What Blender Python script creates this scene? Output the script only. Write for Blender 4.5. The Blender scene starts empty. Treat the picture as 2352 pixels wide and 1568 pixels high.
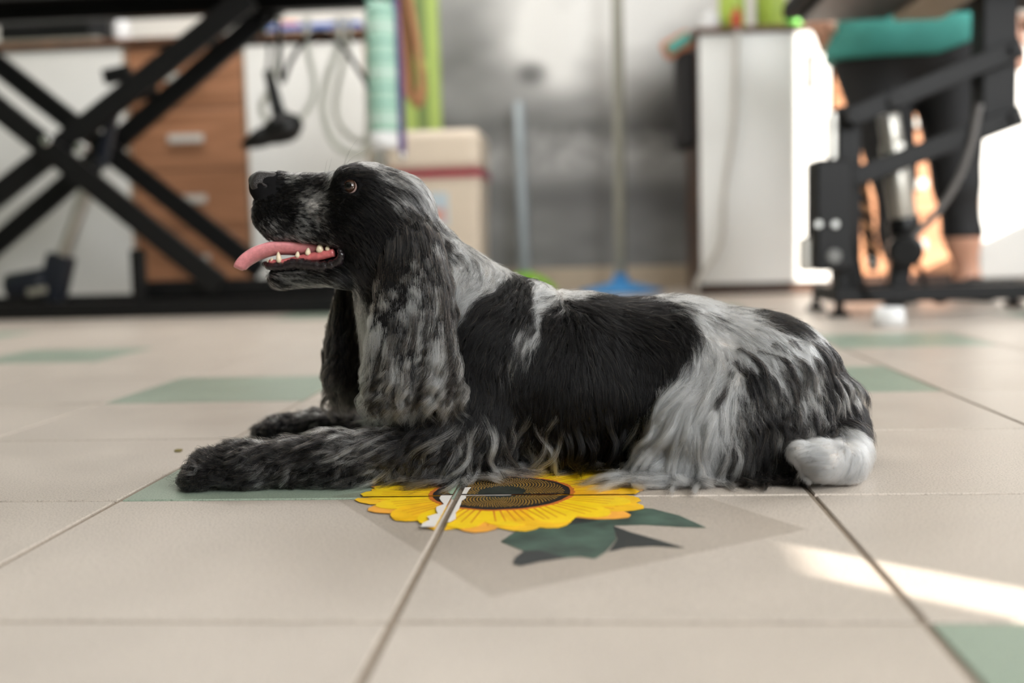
import bpy, bmesh, math, random
import numpy as np
from mathutils import Vector, Matrix, Euler
from mathutils.kdtree import KDTree

# ------------------------------------------------------------------ camera
scene = bpy.context.scene
F_PX, PITCH, ROLL, YAW = 2432.37, 0.0900848, -0.0260477, -0.0762027
CAM = Vector((0.131789, -0.986539, 0.238122))
_cy, _sy = math.cos(YAW), math.sin(YAW)
FW = Vector((_sy * math.cos(PITCH), _cy * math.cos(PITCH), -math.sin(PITCH)))
_rt = Vector((_cy, -_sy, 0)); _up = _rt.cross(FW)
RT = _rt * math.cos(ROLL) + _up * math.sin(ROLL)
UP = -_rt * math.sin(ROLL) + _up * math.cos(ROLL)
cam = bpy.data.cameras.new('camera')
cam_ob = bpy.data.objects.new('camera', cam)
scene.collection.objects.link(cam_ob)
cam_ob.matrix_world = Matrix(((RT.x, UP.x, -FW.x, CAM.x), (RT.y, UP.y, -FW.y, CAM.y), (RT.z, UP.z, -FW.z, CAM.z), (0, 0, 0, 1)))
cam.sensor_width = 36.0
cam.lens = F_PX / 2352 * 36
cam.clip_start = 0.02
cam.dof.use_dof = True
cam.dof.focus_distance = 1.065
cam.dof.aperture_fstop = 2.2
cam.dof.aperture_blades = 9
scene.camera = cam_ob

# ------------------------------------------------------------------ light
world = bpy.data.worlds.new('sky'); scene.world = world; world.use_nodes = True
_bg = world.node_tree.nodes['Background']
_bg.inputs[0].default_value = (0.80, 0.88, 1.0, 1); _bg.inputs[1].default_value = 1.0
SUN_AZ = Vector((-0.78, 0.62)).normalized(); SUN_TAN = math.tan(math.radians(20))
SUN_DIR = Vector((SUN_AZ.x, SUN_AZ.y, -SUN_TAN)).normalized()
sun = bpy.data.lights.new('sun', 'SUN'); sun.energy = 15.0; sun.angle = 0.004; sun.color = (1.0, 0.93, 0.84)
sun_ob = bpy.data.objects.new('sun', sun); scene.collection.objects.link(sun_ob)
sun_ob.rotation_euler = SUN_DIR.to_track_quat('-Z', 'Y').to_euler()
sun_ob.location = (3.0, -2.4, 2.4)
def area_light(name, loc, direction, sx, sy, power, color):
    l = bpy.data.lights.new(name, 'AREA'); l.shape = 'RECTANGLE'; l.size = sx; l.size_y = sy; l.energy = power; l.color = color
    o = bpy.data.objects.new(name, l); scene.collection.objects.link(o)
    o.location = loc; o.rotation_euler = Vector(direction).to_track_quat('-Z', 'Z').to_euler()
    return o
# daylight entering by the shop front (behind the camera) and by the windows of the right-hand wall
area_light('daylight_side_window', (3.14, 1.5, 1.75), (-1, 0, -0.2), 5.4, 1.5, 172, (0.93, 0.965, 1.0))
area_light('daylight_shop_front', (2.2, -2.9, 1.8), (-0.15, 1, -0.1), 1.9, 1.7, 132, (0.94, 0.97, 1.0))
# unseen overhead lamp added to brighten the left cabinets
area_light('cabinet_fill_light', (-1.3, 2.95, 2.64), (0, 0, -1), 2.6, 1.3, 60, (1.0, 0.975, 0.94))
vs = scene.view_settings
vs.view_transform = 'Standard'; vs.look = 'None'; vs.exposure = 0.3; vs.gamma = 1.0; vs.use_curve_mapping = False
scene.cycles.use_denoising = True
scene.cycles.use_adaptive_sampling = True
scene.cycles.adaptive_threshold = 0.1
scene.cycles.max_bounces = 7
scene.cycles.diffuse_bounces = 3
scene.cycles.glossy_bounces = 4
scene.cycles.transmission_bounces = 6
scene.cycles.sample_clamp_indirect = 6.0
scene.cycles.caustics_reflective = False
scene.cycles.caustics_refractive = False

# ------------------------------------------------------------------ helpers
COL = scene.collection
rnd = random.Random(7)
def ray(px, py):
    return FW + RT * ((px - 1176) / F_PX) - UP * ((py - 784) / F_PX)
def at(px, py, Y):
    d = ray(px, py); return CAM + d * ((Y - CAM.y) / d.y)
def ground(px, py, z=0.0):
    d = ray(px, py); return CAM + d * ((z - CAM.z) / d.z)
def tag(o, label, cat, group=None, kind=None):
    o['label'] = label
    if cat: o['category'] = cat
    if group: o['group'] = group
    if kind: o['kind'] = kind
    return o
def empty(name, loc, label=None, cat=None, group=None):
    o = bpy.data.objects.new(name, None); COL.objects.link(o); o.location = loc
    o.empty_display_size = 0.05
    if label: tag(o, label, cat, group)
    return o
def smooth(me, on=True):
    me.polygons.foreach_set('use_smooth', [on] * len(me.polygons))
def link(name, bm, m, parent=None, loc=None, shade=False):
    """bmesh in world coordinates -> one mesh object"""
    org = Vector(parent.location) if parent is not None else (Vector(loc) if loc is not None else None)
    if org is None:
        vs_ = [v.co for v in bm.verts]
        org = Vector(((min(v.x for v in vs_) + max(v.x for v in vs_)) / 2, (min(v.y for v in vs_) + max(v.y for v in vs_)) / 2, min(v.z for v in vs_)))
    if parent is not None and parent.parent is not None:
        org = org + Vector(parent.parent.location)
    for v in bm.verts: v.co -= org
    bmesh.ops.recalc_face_normals(bm, faces=bm.faces[:])
    me = bpy.data.meshes.new(name); bm.to_mesh(me); bm.free()
    if shade:
        smooth(me)
    o = bpy.data.objects.new(name, me); COL.objects.link(o)
    if m: me.materials.append(m)
    if parent is not None: o.parent = parent
    else: o.location = org
    return o
def add_box(bm, lo, hi, bevel=0.0):
    lo = Vector(lo); hi = Vector(hi)
    c = (lo + hi) / 2; s = hi - lo
    r = bmesh.ops.create_cube(bm, size=1.0, matrix=Matrix.Translation(c) @ Matrix.Diagonal((abs(s.x), abs(s.y), abs(s.z), 1)))
    if bevel > 0:
        ed = list({e for v in r['verts'] for e in v.link_edges})
        bmesh.ops.bevel(bm, geom=ed, offset=min(bevel, 0.4 * min(abs(s.x), abs(s.y), abs(s.z))), segments=2, affect='EDGES', profile=0.5)
def box(name, lo, hi, m, parent=None, bevel=0.004):
    bm = bmesh.new(); add_box(bm, lo, hi, bevel); return link(name, bm, m, parent)
def prect(x0, y0, x1, y1, Y):
    """pixel rectangle of the photograph on the plane at depth Y -> X0, X1, Z0, Z1"""
    xm, ym = (x0 + x1) / 2, (y0 + y1) / 2
    return at(x0, ym, Y).x, at(x1, ym, Y).x, at(xm, y1, Y).z, at(xm, y0, Y).z
def pbox(name, x0, y0, x1, y1, Y, depth, m, parent=None, bevel=0.004):
    X0, X1, Z0, Z1 = prect(x0, y0, x1, y1, Y)
    return box(name, (X0, Y, Z0), (X1, Y + depth, Z1), m, parent, bevel)
def add_bar(bm, a, b, w, d, bevel=0.004, side=None):
    """bar of rectangular section from a to b; w across in the plane, d along side"""
    a = Vector(a); b = Vector(b); t = (b - a); L = t.length; t.normalize()
    s = Vector(side) if side else Vector((0, 1, 0))
    s = (s - t * s.dot(t)).normalized(); n = s.cross(t)
    M = Matrix(((t.x, n.x, s.x, (a.x + b.x) / 2), (t.y, n.y, s.y, (a.y + b.y) / 2), (t.z, n.z, s.z, (a.z + b.z) / 2), (0, 0, 0, 1)))
    r = bmesh.ops.create_cube(bm, size=1.0, matrix=M @ Matrix.Diagonal((L, w, d, 1)))
    if bevel > 0:
        ed = list({e for v in r['verts'] for e in v.link_edges})
        bmesh.ops.bevel(bm, geom=ed, offset=bevel, segments=2, affect='EDGES', profile=0.5)
def bar(name, a, b, w, d, m, parent=None, bevel=0.004, side=None):
    bm = bmesh.new(); add_bar(bm, a, b, w, d, bevel, side); return link(name, bm, m, parent)
def add_cyl(bm, a, b, r0, r1=None, seg=20, bevel=0.0):
    a = Vector(a); b = Vector(b); r1 = r0 if r1 is None else r1
    t = b - a; q = t.to_track_quat('Z', 'Y').to_matrix().to_4x4()
    rr = bmesh.ops.create_cone(bm, cap_ends=True, cap_tris=False, segments=seg, radius1=r0, radius2=r1, depth=t.length,
                          matrix=Matrix.Translation((a + b) / 2) @ q)
    if bevel > 0:
        ed = [e for v in rr['verts'] for e in v.link_edges if len(e.link_faces) == 2 and any(len(f.verts) > 4 for f in e.link_faces)]
        bmesh.ops.bevel(bm, geom=list(set(ed)), offset=bevel, segments=2, affect='EDGES', profile=0.5)
def cyl(name, a, b, r0, m, parent=None, r1=None, seg=20, bevel=0.003):
    bm = bmesh.new(); add_cyl(bm, a, b, r0, r1, seg, bevel)
    o = link(name, bm, m, parent); 
    for p in o.data.polygons: p.use_smooth = len(p.vertices) == 4
    return o
def catmull(pts, n=8):
    P = [Vector(p) for p in pts]; P = [P[0] * 2 - P[1]] + P + [P[-1] * 2 - P[-2]]; out = []
    for i in range(1, len(P) - 2):
        for k in range(n):
            t = k / n
            out.append(0.5 * ((2 * P[i]) + (P[i + 1] - P[i - 1]) * t + (2 * P[i - 1] - 5 * P[i] + 4 * P[i + 1] - P[i + 2]) * t * t + (3 * P[i] - P[i - 1] - 3 * P[i + 1] + P[i + 2]) * t ** 3))
    out.append(P[-2]); return out
def add_tube(bm, pts, r, seg=8, flat=1.0, closed=False):
    n = len(pts); rings = []
    rad = r if hasattr(r, '__len__') else [r] * n
    up = Vector((0, 0, 1)); prev = None
    for i, p in enumerate(pts):
        t = (pts[min(i + 1, n - 1)] - pts[max(i - 1, 0)]).normalized()
        if prev is None:
            prev = t.orthogonal().normalized() if abs(t.dot(Vector((0, 1, 0)))) > 0.95 else (Vector((0, 1, 0)) - t * t.y).normalized()
        prev = (prev - t * prev.dot(t)).normalized(); b = t.cross(prev)
        rings.append([bm.verts.new(p + (prev * math.cos(2 * math.pi * k / seg) * flat + b * math.sin(2 * math.pi * k / seg)) * rad[i]) for k in range(seg)])
    for i in range(n - 1):
        for k in range(seg):
            bm.faces.new((rings[i][k], rings[i][(k + 1) % seg], rings[i + 1][(k + 1) % seg], rings[i + 1][k]))
    bm.faces.new(rings[0][::-1]); bm.faces.new(rings[-1])
def tube(name, pts, r, m, parent=None, seg=8, n=8, flat=1.0):
    bm = bmesh.new(); P = catmull(pts, n)
    if hasattr(r, '__len__'):
        r = list(np.interp(np.linspace(0, len(pts) - 1, len(P)), range(len(pts)), r))
    add_tube(bm, P, r, seg, flat); return link(name, bm, m, parent, shade=True)
def add_lathe(bm, prof, origin, axis=(0, 0, 1), seg=24):
    q = Vector(axis).to_track_quat('Z', 'Y').to_matrix(); o = Vector(origin); rings = []
    for r, z in prof:
        if r < 1e-5: rings.append([bm.verts.new(o + q @ Vector((0, 0, z)))])
        else: rings.append([bm.verts.new(o + q @ Vector((r * math.cos(2 * math.pi * k / seg), r * math.sin(2 * math.pi * k / seg), z))) for k in range(seg)])
    for A, B in zip(rings[:-1], rings[1:]):
        for k in range(seg):
            a = [A[k % len(A)], A[(k + 1) % len(A)]] if len(A) > 1 else [A[0]]
            b = [B[(k + 1) % len(B)], B[k % len(B)]] if len(B) > 1 else [B[0]]
            if len(a) + len(b) >= 3: bm.faces.new(a + b)
def lathe(name, prof, origin, m, parent=None, axis=(0, 0, 1), seg=24):
    bm = bmesh.new(); add_lathe(bm, prof, origin, axis, seg); return link(name, bm, m, parent, shade=True)
def add_prism(bm, poly, z0, z1):
    lo = [bm.verts.new((x, y, z0)) for x, y in poly]; hi = [bm.verts.new((x, y, z1)) for x, y in poly]
    bm.faces.new(hi); bm.faces.new(lo[::-1]); n = len(poly)
    for i in range(n): bm.faces.new((lo[i], lo[(i + 1) % n], hi[(i + 1) % n], hi[i]))

# ------------------------------------------------------------------ materials
def srgb(r, g, b):
    return tuple(((c / 255) / 12.92 if c / 255 <= 0.04045 else ((c / 255 + 0.055) / 1.055) ** 2.4) for c in (r, g, b)) + (1.0,)
def mat(name, rgb, rough=0.5, metal=0.0, var=0.06, scale=20.0, bump=0.0, spec=0.5, stretch=None, trans=0.0, sss=0.0):
    m = bpy.data.materials.new(name); m.use_nodes = True; nt = m.node_tree; b = nt.nodes['Principled BSDF']
    b.inputs['Roughness'].default_value = rough; b.inputs['Metallic'].default_value = metal
    b.inputs['Specular IOR Level'].default_value = spec
    if trans: b.inputs['Transmission Weight'].default_value = trans
    if sss:
        b.inputs['Subsurface Weight'].default_value = sss; b.inputs['Subsurface Scale'].default_value = 0.004
    c = srgb(*rgb)
    tc = nt.nodes.new('ShaderNodeTexCoord'); mp = nt.nodes.new('ShaderNodeMapping')
    nt.links.new(tc.outputs['Object'], mp.inputs[0])
    if stretch: mp.inputs['Scale'].default_value = stretch
    no = nt.nodes.new('ShaderNodeTexNoise'); no.inputs['Scale'].default_value = scale; no.inputs['Detail'].default_value = 4
    nt.links.new(mp.outputs[0], no.inputs['Vector'])
    rp = nt.nodes.new('ShaderNodeValToRGB')
    rp.color_ramp.elements[0].position = 0.3; rp.color_ramp.elements[1].position = 0.7
    rp.color_ramp.elements[0].color = tuple(x * (1 - var) for x in c[:3]) + (1,)
    rp.color_ramp.elements[1].color = tuple(min(1, x * (1 + var)) for x in c[:3]) + (1,)
    nt.links.new(no.outputs['Fac'], rp.inputs[0]); nt.links.new(rp.outputs[0], b.inputs['Base Color'])
    if bump:
        bp = nt.nodes.new('ShaderNodeBump'); bp.inputs['Strength'].default_value = bump; bp.inputs['Distance'].default_value = 0.002
        nt.links.new(no.outputs['Fac'], bp.inputs['Height']); nt.links.new(bp.outputs[0], b.inputs['Normal'])
    return m
def attr_mat(name, attr, rough=0.5, spec=0.4):
    m = bpy.data.materials.new(name); m.use_nodes = True; nt = m.node_tree; b = nt.nodes['Principled BSDF']
    a = nt.nodes.new('ShaderNodeAttribute'); a.attribute_name = attr
    nt.links.new(a.outputs['Color'], b.inputs['Base Color']); b.inputs['Roughness'].default_value = rough
    b.inputs['Specular IOR Level'].default_value = spec
    return m
def speckle(name, rgb, dark, rough):
    """fired stoneware tile: fine dark speckle and broad tone drift, different on every tile"""
    m = bpy.data.materials.new(name); m.use_nodes = True; nt = m.node_tree; b = nt.nodes['Principled BSDF']; N = nt.nodes.new; L = nt.links.new
    geo = N('ShaderNodeNewGeometry'); info = N('ShaderNodeObjectInfo')
    n1 = N('ShaderNodeTexNoise'); n1.inputs['Scale'].default_value = 520; n1.inputs['Detail'].default_value = 3; n1.inputs['Roughness'].default_value = 0.7
    n2 = N('ShaderNodeTexNoise'); n2.inputs['Scale'].default_value = 9; n2.inputs['Detail'].default_value = 5
    L(geo.outputs['Position'], n1.inputs['Vector']); L(geo.outputs['Position'], n2.inputs['Vector'])
    r1 = N('ShaderNodeValToRGB'); r1.color_ramp.elements[0].position = 0.30; r1.color_ramp.elements[1].position = 0.52
    r1.color_ramp.elements[0].color = srgb(*dark); r1.color_ramp.elements[1].color = srgb(*rgb)
    L(n1.outputs['Fac'], r1.inputs[0])
    hsv = N('ShaderNodeHueSaturation'); L(r1.outputs[0], hsv.inputs['Color'])
    ma = N('ShaderNodeMath'); ma.operation = 'MULTIPLY_ADD'; ma.inputs[1].default_value = 0.22; ma.inputs[2].default_value = 0.86
    L(n2.outputs['Fac'], ma.inputs[0])
    mb = N('ShaderNodeMath'); mb.operation = 'MULTIPLY_ADD'; mb.inputs[1].default_value = 0.07
    L(info.outputs['Random'], mb.inputs[0]); L(ma.outputs[0], mb.inputs[2]); L(mb.outputs[0], hsv.inputs['Value'])
    L(hsv.outputs[0], b.inputs['Base Color'])
    rr = N('ShaderNodeMath'); rr.operation = 'MULTIPLY_ADD'; rr.inputs[1].default_value = 0.18; rr.inputs[2].default_value = rough - 0.09
    L(n2.outputs['Fac'], rr.inputs[0]); L(rr.outputs[0], b.inputs['Roughness'])
    bp = N('ShaderNodeBump'); bp.inputs['Strength'].default_value = 0.12; bp.inputs['Distance'].default_value = 0.0006
    L(n1.outputs['Fac'], bp.inputs['Height']); L(bp.outputs[0], b.inputs['Normal'])
    b.inputs['Specular IOR Level'].default_value = 0.45
    return m
def wood(name, rgb, dark, rough=0.45, axis_scale=(1.2, 1.2, 22)):
    m = bpy.data.materials.new(name); m.use_nodes = True; nt = m.node_tree; b = nt.nodes['Principled BSDF']; N = nt.nodes.new; L = nt.links.new
    tc = N('ShaderNodeTexCoord'); mp = N('ShaderNodeMapping'); mp.inputs['Scale'].default_value = axis_scale
    L(tc.outputs['Object'], mp.inputs[0])
    no = N('ShaderNodeTexNoise'); no.inputs['Scale'].default_value = 1.6; no.inputs['Detail'].default_value = 6; no.inputs['Distortion'].default_value = 0.6
    L(mp.outputs[0], no.inputs['Vector'])
    rp = N('ShaderNodeValToRGB'); rp.color_ramp.elements[0].position = 0.32; rp.color_ramp.elements[1].position = 0.68
    rp.color_ramp.elements[0].color = srgb(*dark); rp.color_ramp.elements[1].color = srgb(*rgb)
    L(no.outputs['Fac'], rp.inputs[0]); L(rp.outputs[0], b.inputs['Base Color']); b.inputs['Roughness'].default_value = rough
    return m
M_TILE = speckle('beige_tile', (194, 183, 172), (142, 132, 121), 0.40)
M_GREEN = speckle('green_tile', (148, 161, 145), (100, 114, 100), 0.38)
M_GROUT = mat('grout', (140, 126, 111), 0.9, var=0.2, scale=300, bump=0.3)
M_WALL = mat('white_paint', (226, 222, 214), 0.8, var=0.02, scale=30)
M_DIM = mat('low_bounce_paint', (120, 128, 112), 0.85, var=0.03)  # unseen left and front walls toned down to cut bounced light
M_CEIL = mat('ceiling_paint', (238, 236, 230), 0.9, var=0.02)
M_SKIRT = mat('beige_skirting', (186, 170, 148), 0.45, var=0.06)
M_WHITE = mat('white_laminate', (231, 230, 226), 0.35, var=0.015, scale=6)
M_EDGE = wood('tan_edging', (196, 170, 140), (170, 142, 112))
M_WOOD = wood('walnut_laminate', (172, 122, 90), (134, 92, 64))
M_DARKWOOD = wood('dark_brown_board', (84, 58, 42), (54, 36, 26))
M_TOPWOOD = wood('worktop_brown', (120, 84, 60), (90, 60, 42), axis_scale=(22, 1.2, 1.2))
M_STEEL = mat('brushed_steel', (190, 190, 186), 0.32, 1.0, var=0.04, stretch=(1, 1, 30))
M_SATIN = mat('satin_handle', (206, 203, 196), 0.4, 0.25, var=0.03)
M_CHROME = mat('chrome', (215, 215, 215), 0.15, 1.0, var=0.02)
M_BLACK = mat('black_powder_coat', (13, 13, 14), 0.5, var=0.15, scale=120, bump=0.1, spec=0.3)
M_PLASTIC = mat('black_plastic', (11, 11, 12), 0.35, var=0.1, spec=0.35)
M_NAVY = mat('blue_black_plastic', (24, 29, 40), 0.4, var=0.1)
M_RUBBER = mat('black_rubber', (16, 16, 16), 0.75, var=0.1, spec=0.3)
M_SILVER = mat('silver_anodised', (196, 192, 184), 0.35, 0.85, var=0.04)

# ------------------------------------------------------------------ the setting
T = 1 / 3.0
WALL_BACK, WALL_FRONT, WALL_LEFT, WALL_RIGHT, CEIL = 4.6, -3.2, -3.6, 3.2, 2.7
def structure(o):
    o['kind'] = 'structure'; return o
floor = empty('floor', (0, 0, 0)); floor['kind'] = 'structure'; floor['label'] = 'beige stoneware tile floor with scattered green tiles'
box('grout_bed', (WALL_LEFT, WALL_FRONT, -0.06), (WALL_RIGHT, WALL_BACK, -0.0022), M_GROUT, floor, bevel=0)
def tile_mesh(name, m):
    bm = bmesh.new(); h = T / 2 - 0.0028
    prof = [(h, -0.012), (h, -0.0011), (h - 0.0011, 0.0)]
    rings = [[bm.verts.new((sx * r, sy * r, z)) for sx, sy in ((-1, -1), (1, -1), (1, 1), (-1, 1))] for r, z in prof]
    for A, B in zip(rings[:-1], rings[1:]):
        for k in range(4): bm.faces.new((A[k], A[(k + 1) % 4], B[(k + 1) % 4], B[k]))
    bm.faces.new(rings[-1]); me = bpy.data.meshes.new(name); bm.to_mesh(me); bm.free(); me.materials.append(m); return me
TM, GM = tile_mesh('beige_tile', M_TILE), tile_mesh('green_tile', M_GREEN)
GREEN = {(-1, 0), (-2, 2), (-4, 4), (1, 2), (1, -2), (2, 4), (-6, 6), (4, 0), (-4, -1), (4, 6), (-1, 6), (1, 8), (-3, 8)}   # tile column, row
for i in range(-8, 9):
    for j in range(-3, 14):
        g = (i, j) in GREEN
        t = bpy.data.objects.new('tile', GM if g else TM); COL.objects.link(t); t.parent = floor
        t.location = ((i + 0.5) * T + rnd.uniform(-.0004, .0004), (j + 0.5) * T + rnd.uniform(-.0004, .0004), rnd.uniform(-0.00015, 0.00025))
        if g: t['label'] = 'muted green tile'
# the floor beyond the tiles that can be told apart
bm = bmesh.new()
for lo, hi in (((WALL_LEFT, WALL_FRONT, -.004), (WALL_RIGHT, -3 * T - .003, -.0004)), ((WALL_LEFT, 14 * T + .003 if 14 * T + .003 < WALL_BACK else WALL_BACK - .001, -.004), (WALL_RIGHT, WALL_BACK, -.0004)),
               ((WALL_LEFT, -3 * T, -.004), (-8 * T - .003, WALL_BACK, -.0004)), ((9 * T + .003, -3 * T, -.004), (WALL_RIGHT, WALL_BACK, -.0004))):
    add_box(bm, lo, hi)
link('tile_margin', bm, M_TILE, floor)
structure(box('ceiling', (WALL_LEFT, WALL_FRONT, CEIL), (WALL_RIGHT, WALL_BACK, CEIL + .1), M_CEIL, bevel=0))
structure(box('wall_back', (WALL_LEFT, WALL_BACK, 0), (WALL_RIGHT, WALL_BACK + .12, CEIL), M_WALL, bevel=0))
structure(box('wall_left', (WALL_LEFT - .12, WALL_FRONT, 0), (WALL_LEFT, WALL_BACK, CEIL), M_DIM, bevel=0))
def wall_holes(name, fixed, a0, a1, holes, axis):
    """wall with rectangular openings (a, b, z0, z1) along its length, as one mesh"""
    cuts = sorted({a0, a1} | {h[0] for h in holes} | {h[1] for h in holes}); bm = bmesh.new()
    for u0, u1 in zip(cuts[:-1], cuts[1:]):
        hs = [h for h in holes if h[0] <= u0 + 1e-6 and h[1] >= u1 - 1e-6]
        spans = [(0, CEIL)] if not hs else [(0, hs[0][2]), (hs[0][3], CEIL)]
        for z0, z1 in spans:
            if z1 - z0 < 1e-4: continue
            lo, hi = (u0, fixed[0], z0), (u1, fixed[1], z1)
            if axis == 'Y': lo, hi = (fixed[0], u0, z0), (fixed[1], u1, z1)
            add_box(bm, lo, hi)
    return structure(link(name, bm, M_WALL))
def sun_back(P, X):
    k = (X - P[0]) / -SUN_AZ.x
    return P[1] - SUN_AZ.y * k, P[2] + SUN_TAN * k
# openings through which the sun falls: an unseen slit added to shape the floor strip, and the tall side window
y_tip, z_tip = sun_back((0.287, -0.170, 0), WALL_RIGHT)
y_tip2, _ = sun_back((0.287, -0.235, 0), WALL_RIGHT)
y_win1, _ = sun_back((at(1800, 300, 3.7).x, 3.7, 0), WALL_RIGHT)
HOLES = [(y_tip2 - 0.05, y_tip + .004, 0.02, z_tip + .024), (y_win1, 2.75, 0.85, 2.2)]
wall_holes('wall_right', (WALL_RIGHT, WALL_RIGHT + .05), WALL_FRONT, WALL_BACK, HOLES, 'Y')
structure(box('wall_front', (WALL_LEFT, WALL_FRONT - .12, 0), (WALL_RIGHT, WALL_FRONT, CEIL), M_DIM, bevel=0))
xs0 = at(1000, 600, WALL_BACK).x; xs1 = at(1640, 600, WALL_BACK).x
structure(box('baseboard_back', (WALL_LEFT + .01, WALL_BACK - .014, 0), (WALL_RIGHT - .01, WALL_BACK, 0.115), M_SKIRT, bevel=.004))

# black-and-white photo mural on the back wall: a printed sheet, tones given per grid point
def make_mural():
    Y = WALL_BACK - .006
    x0, x1 = at(955, 300, Y).x, at(1640, 300, Y).x; z0, z1 = 0.115, 2.45
    nx, nz = 90, 230
    X, Z = np.meshgrid(np.linspace(x0, x1, nx), np.linspace(z0, z1, nz))
    # side-view coordinates of the print in centimetre-like units (its own layout)
    rx, rz, fx = np.array(RT), np.array(UP), np.array(FW)
    d = np.stack([X - CAM.x, np.full_like(X, Y - CAM.y), Z - CAM.z], -1)
    w = d @ fx; U = 1176 + F_PX * (d @ rx) / w; V = 784 - F_PX * (d @ rz) / w
    rs = np.random.RandomState(3)
    def noise(s, sx=1.0):
        gx, gz = max(3, int(90 / s * sx)), max(3, int(230 / s)); g = rs.rand(gz + 2, gx + 2)
        a = np.linspace(0, gx, nx); b = np.linspace(0, gz, nz); ia, ib = a.astype(int), b.astype(int); fa, fb = a - ia, b - ib
        fa = fa * fa * (3 - 2 * fa); fb = (fb * fb * (3 - 2 * fb))[:, None]
        return (g[ib][:, ia] * (1 - fa) + g[ib][:, ia + 1] * fa) * (1 - fb) + (g[ib + 1][:, ia] * (1 - fa) + g[ib + 1][:, ia + 1] * fa) * fb - .5
    zk = [(-700, 150), (-300, 200), (0, 196), (120, 176), (210, 140), (260, 112), (290, 92), (315, 118), (360, 140), (395, 122), (430, 84), (470, 84), (520, 104), (620, 106), (700, 98)]
    g = np.interp(V, [a for a, _ in zk], [b for _, b in zk])
    blob = lambda cx, cy, sx, sy, amt: amt * np.exp(-(((U - cx) / sx) ** 2 + ((V - cy) / sy) ** 2) ** 1.5)
    g += blob(1040, 40, 110, 120, -62) + blob(1075, 170, 90, 70, -30) + blob(1250, 110, 85, 90, 62) + blob(1222, 168, 34, 26, -95) + blob(1300, 190, 60, 40, 30)
    g += blob(1480, 20, 130, 110, 45) + blob(1330, 30, 110, 80, 18) + blob(1600, 200, 110, 160, -70) + blob(1440, 170, 90, 60, 10)
    g += noise(7) * 22 + noise(14) * 18 + noise(30) * 18
    g += np.where((V > 290) & (V < 390), noise(3, 2) * 34, 0)
    g = np.clip(g * .93 + 34, 26, 232)
    c = ((g / 255 + .055) / 1.055) ** 2.4
    me = bpy.data.meshes.new('wall_mural')
    vtx = np.stack([X - (x0 + x1) / 2, np.zeros_like(X), Z - z0], -1).reshape(-1, 3)
    idx = np.arange(nx * nz).reshape(nz, nx)
    q = np.stack([idx[:-1, :-1], idx[:-1, 1:], idx[1:, 1:], idx[1:, :-1]], -1).reshape(-1, 4)
    nb = len(vtx); vb = vtx.copy(); vb[:, 1] += .003
    rim = np.concatenate([idx[0, :], idx[1:, -1], idx[-1, -2::-1], idx[-2:0:-1, 0]])
    fr = [(rim[i], rim[i - 1], rim[i - 1] + nb, rim[i] + nb) for i in range(len(rim))]
    me.from_pydata(np.concatenate([vtx, vb]).tolist(), [], q.tolist() + [tuple(int(x) for x in f) for f in fr] + (q[:, ::-1] + nb).tolist())
    ca = me.color_attributes.new('print', 'FLOAT_COLOR', 'POINT')
    cc = np.ones((2 * nb, 4)); cc[:nb, 0] = c.ravel() * 1.0; cc[:nb, 1] = c.ravel() * .985; cc[:nb, 2] = c.ravel() * .955; cc[nb:] = cc[:nb]
    ca.data.foreach_set('color', cc.ravel().astype(np.float32))
    me.materials.append(attr_mat('mural_print', 'print', 0.5))
    o = bpy.data.objects.new('wall_mural', me); COL.objects.link(o); o.location = ((x0 + x1) / 2, Y, z0)
    tag(o, 'large grey photo mural of a dog snout pasted on the back wall', 'mural')
make_mural()

# ------------------------------------------------------------------ cabinets along the back
def door_unit(name, x0, y0, x1, y1, Y, depth, label, group, handle=None, body=None, Zb=0.0, edge=True):
    X0, X1, Z0, Z1 = prect(x0, y0, x1, y1, Y); Z0 = max(Z0, 0.05)
    e = empty(name, ((X0 + X1) / 2, Y + depth / 2, 0), label, 'cabinet', group)
    box('body', (X0, Y + .02, 0.0), (X1, Y + depth, Z1), body or M_WHITE, e)
    box('plinth', (X0 + .01, Y + .012, 0.0), (X1 - .01, Y + .0195, Z0 - .004), M_DARKWOOD, e, bevel=0)
    d = box('door', (X0 + .008, Y, Z0), (X1 - .008, Y + .019, Z1 - .004), M_WHITE, e, bevel=.003)
    if edge:
        box('edging', (X0, Y + .001, Z0), (X0 + .0075, Y + .0195, Z1), M_EDGE, e, bevel=.001)
        box('edging', (X1 - .0075, Y + .001, Z0), (X1, Y + .0195, Z1), M_EDGE, e, bevel=.001)
    if handle:
        hx, hy0, hy1 = handle; A = at(hx, hy0, Y); B = at(hx, hy1, Y)
        bm = bmesh.new(); add_box(bm, (A.x - .006, Y - .022, B.z), (A.x + .006, Y - .012, A.z), .002)
        for z in (B.z + .015, A.z - .015): add_box(bm, (A.x - .004, Y - .014, z - .005), (A.x + .004, Y + .001, z + .005))
        h = link('handle', bm, M_BLACK if handle else M_STEEL, d)
    return e
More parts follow.
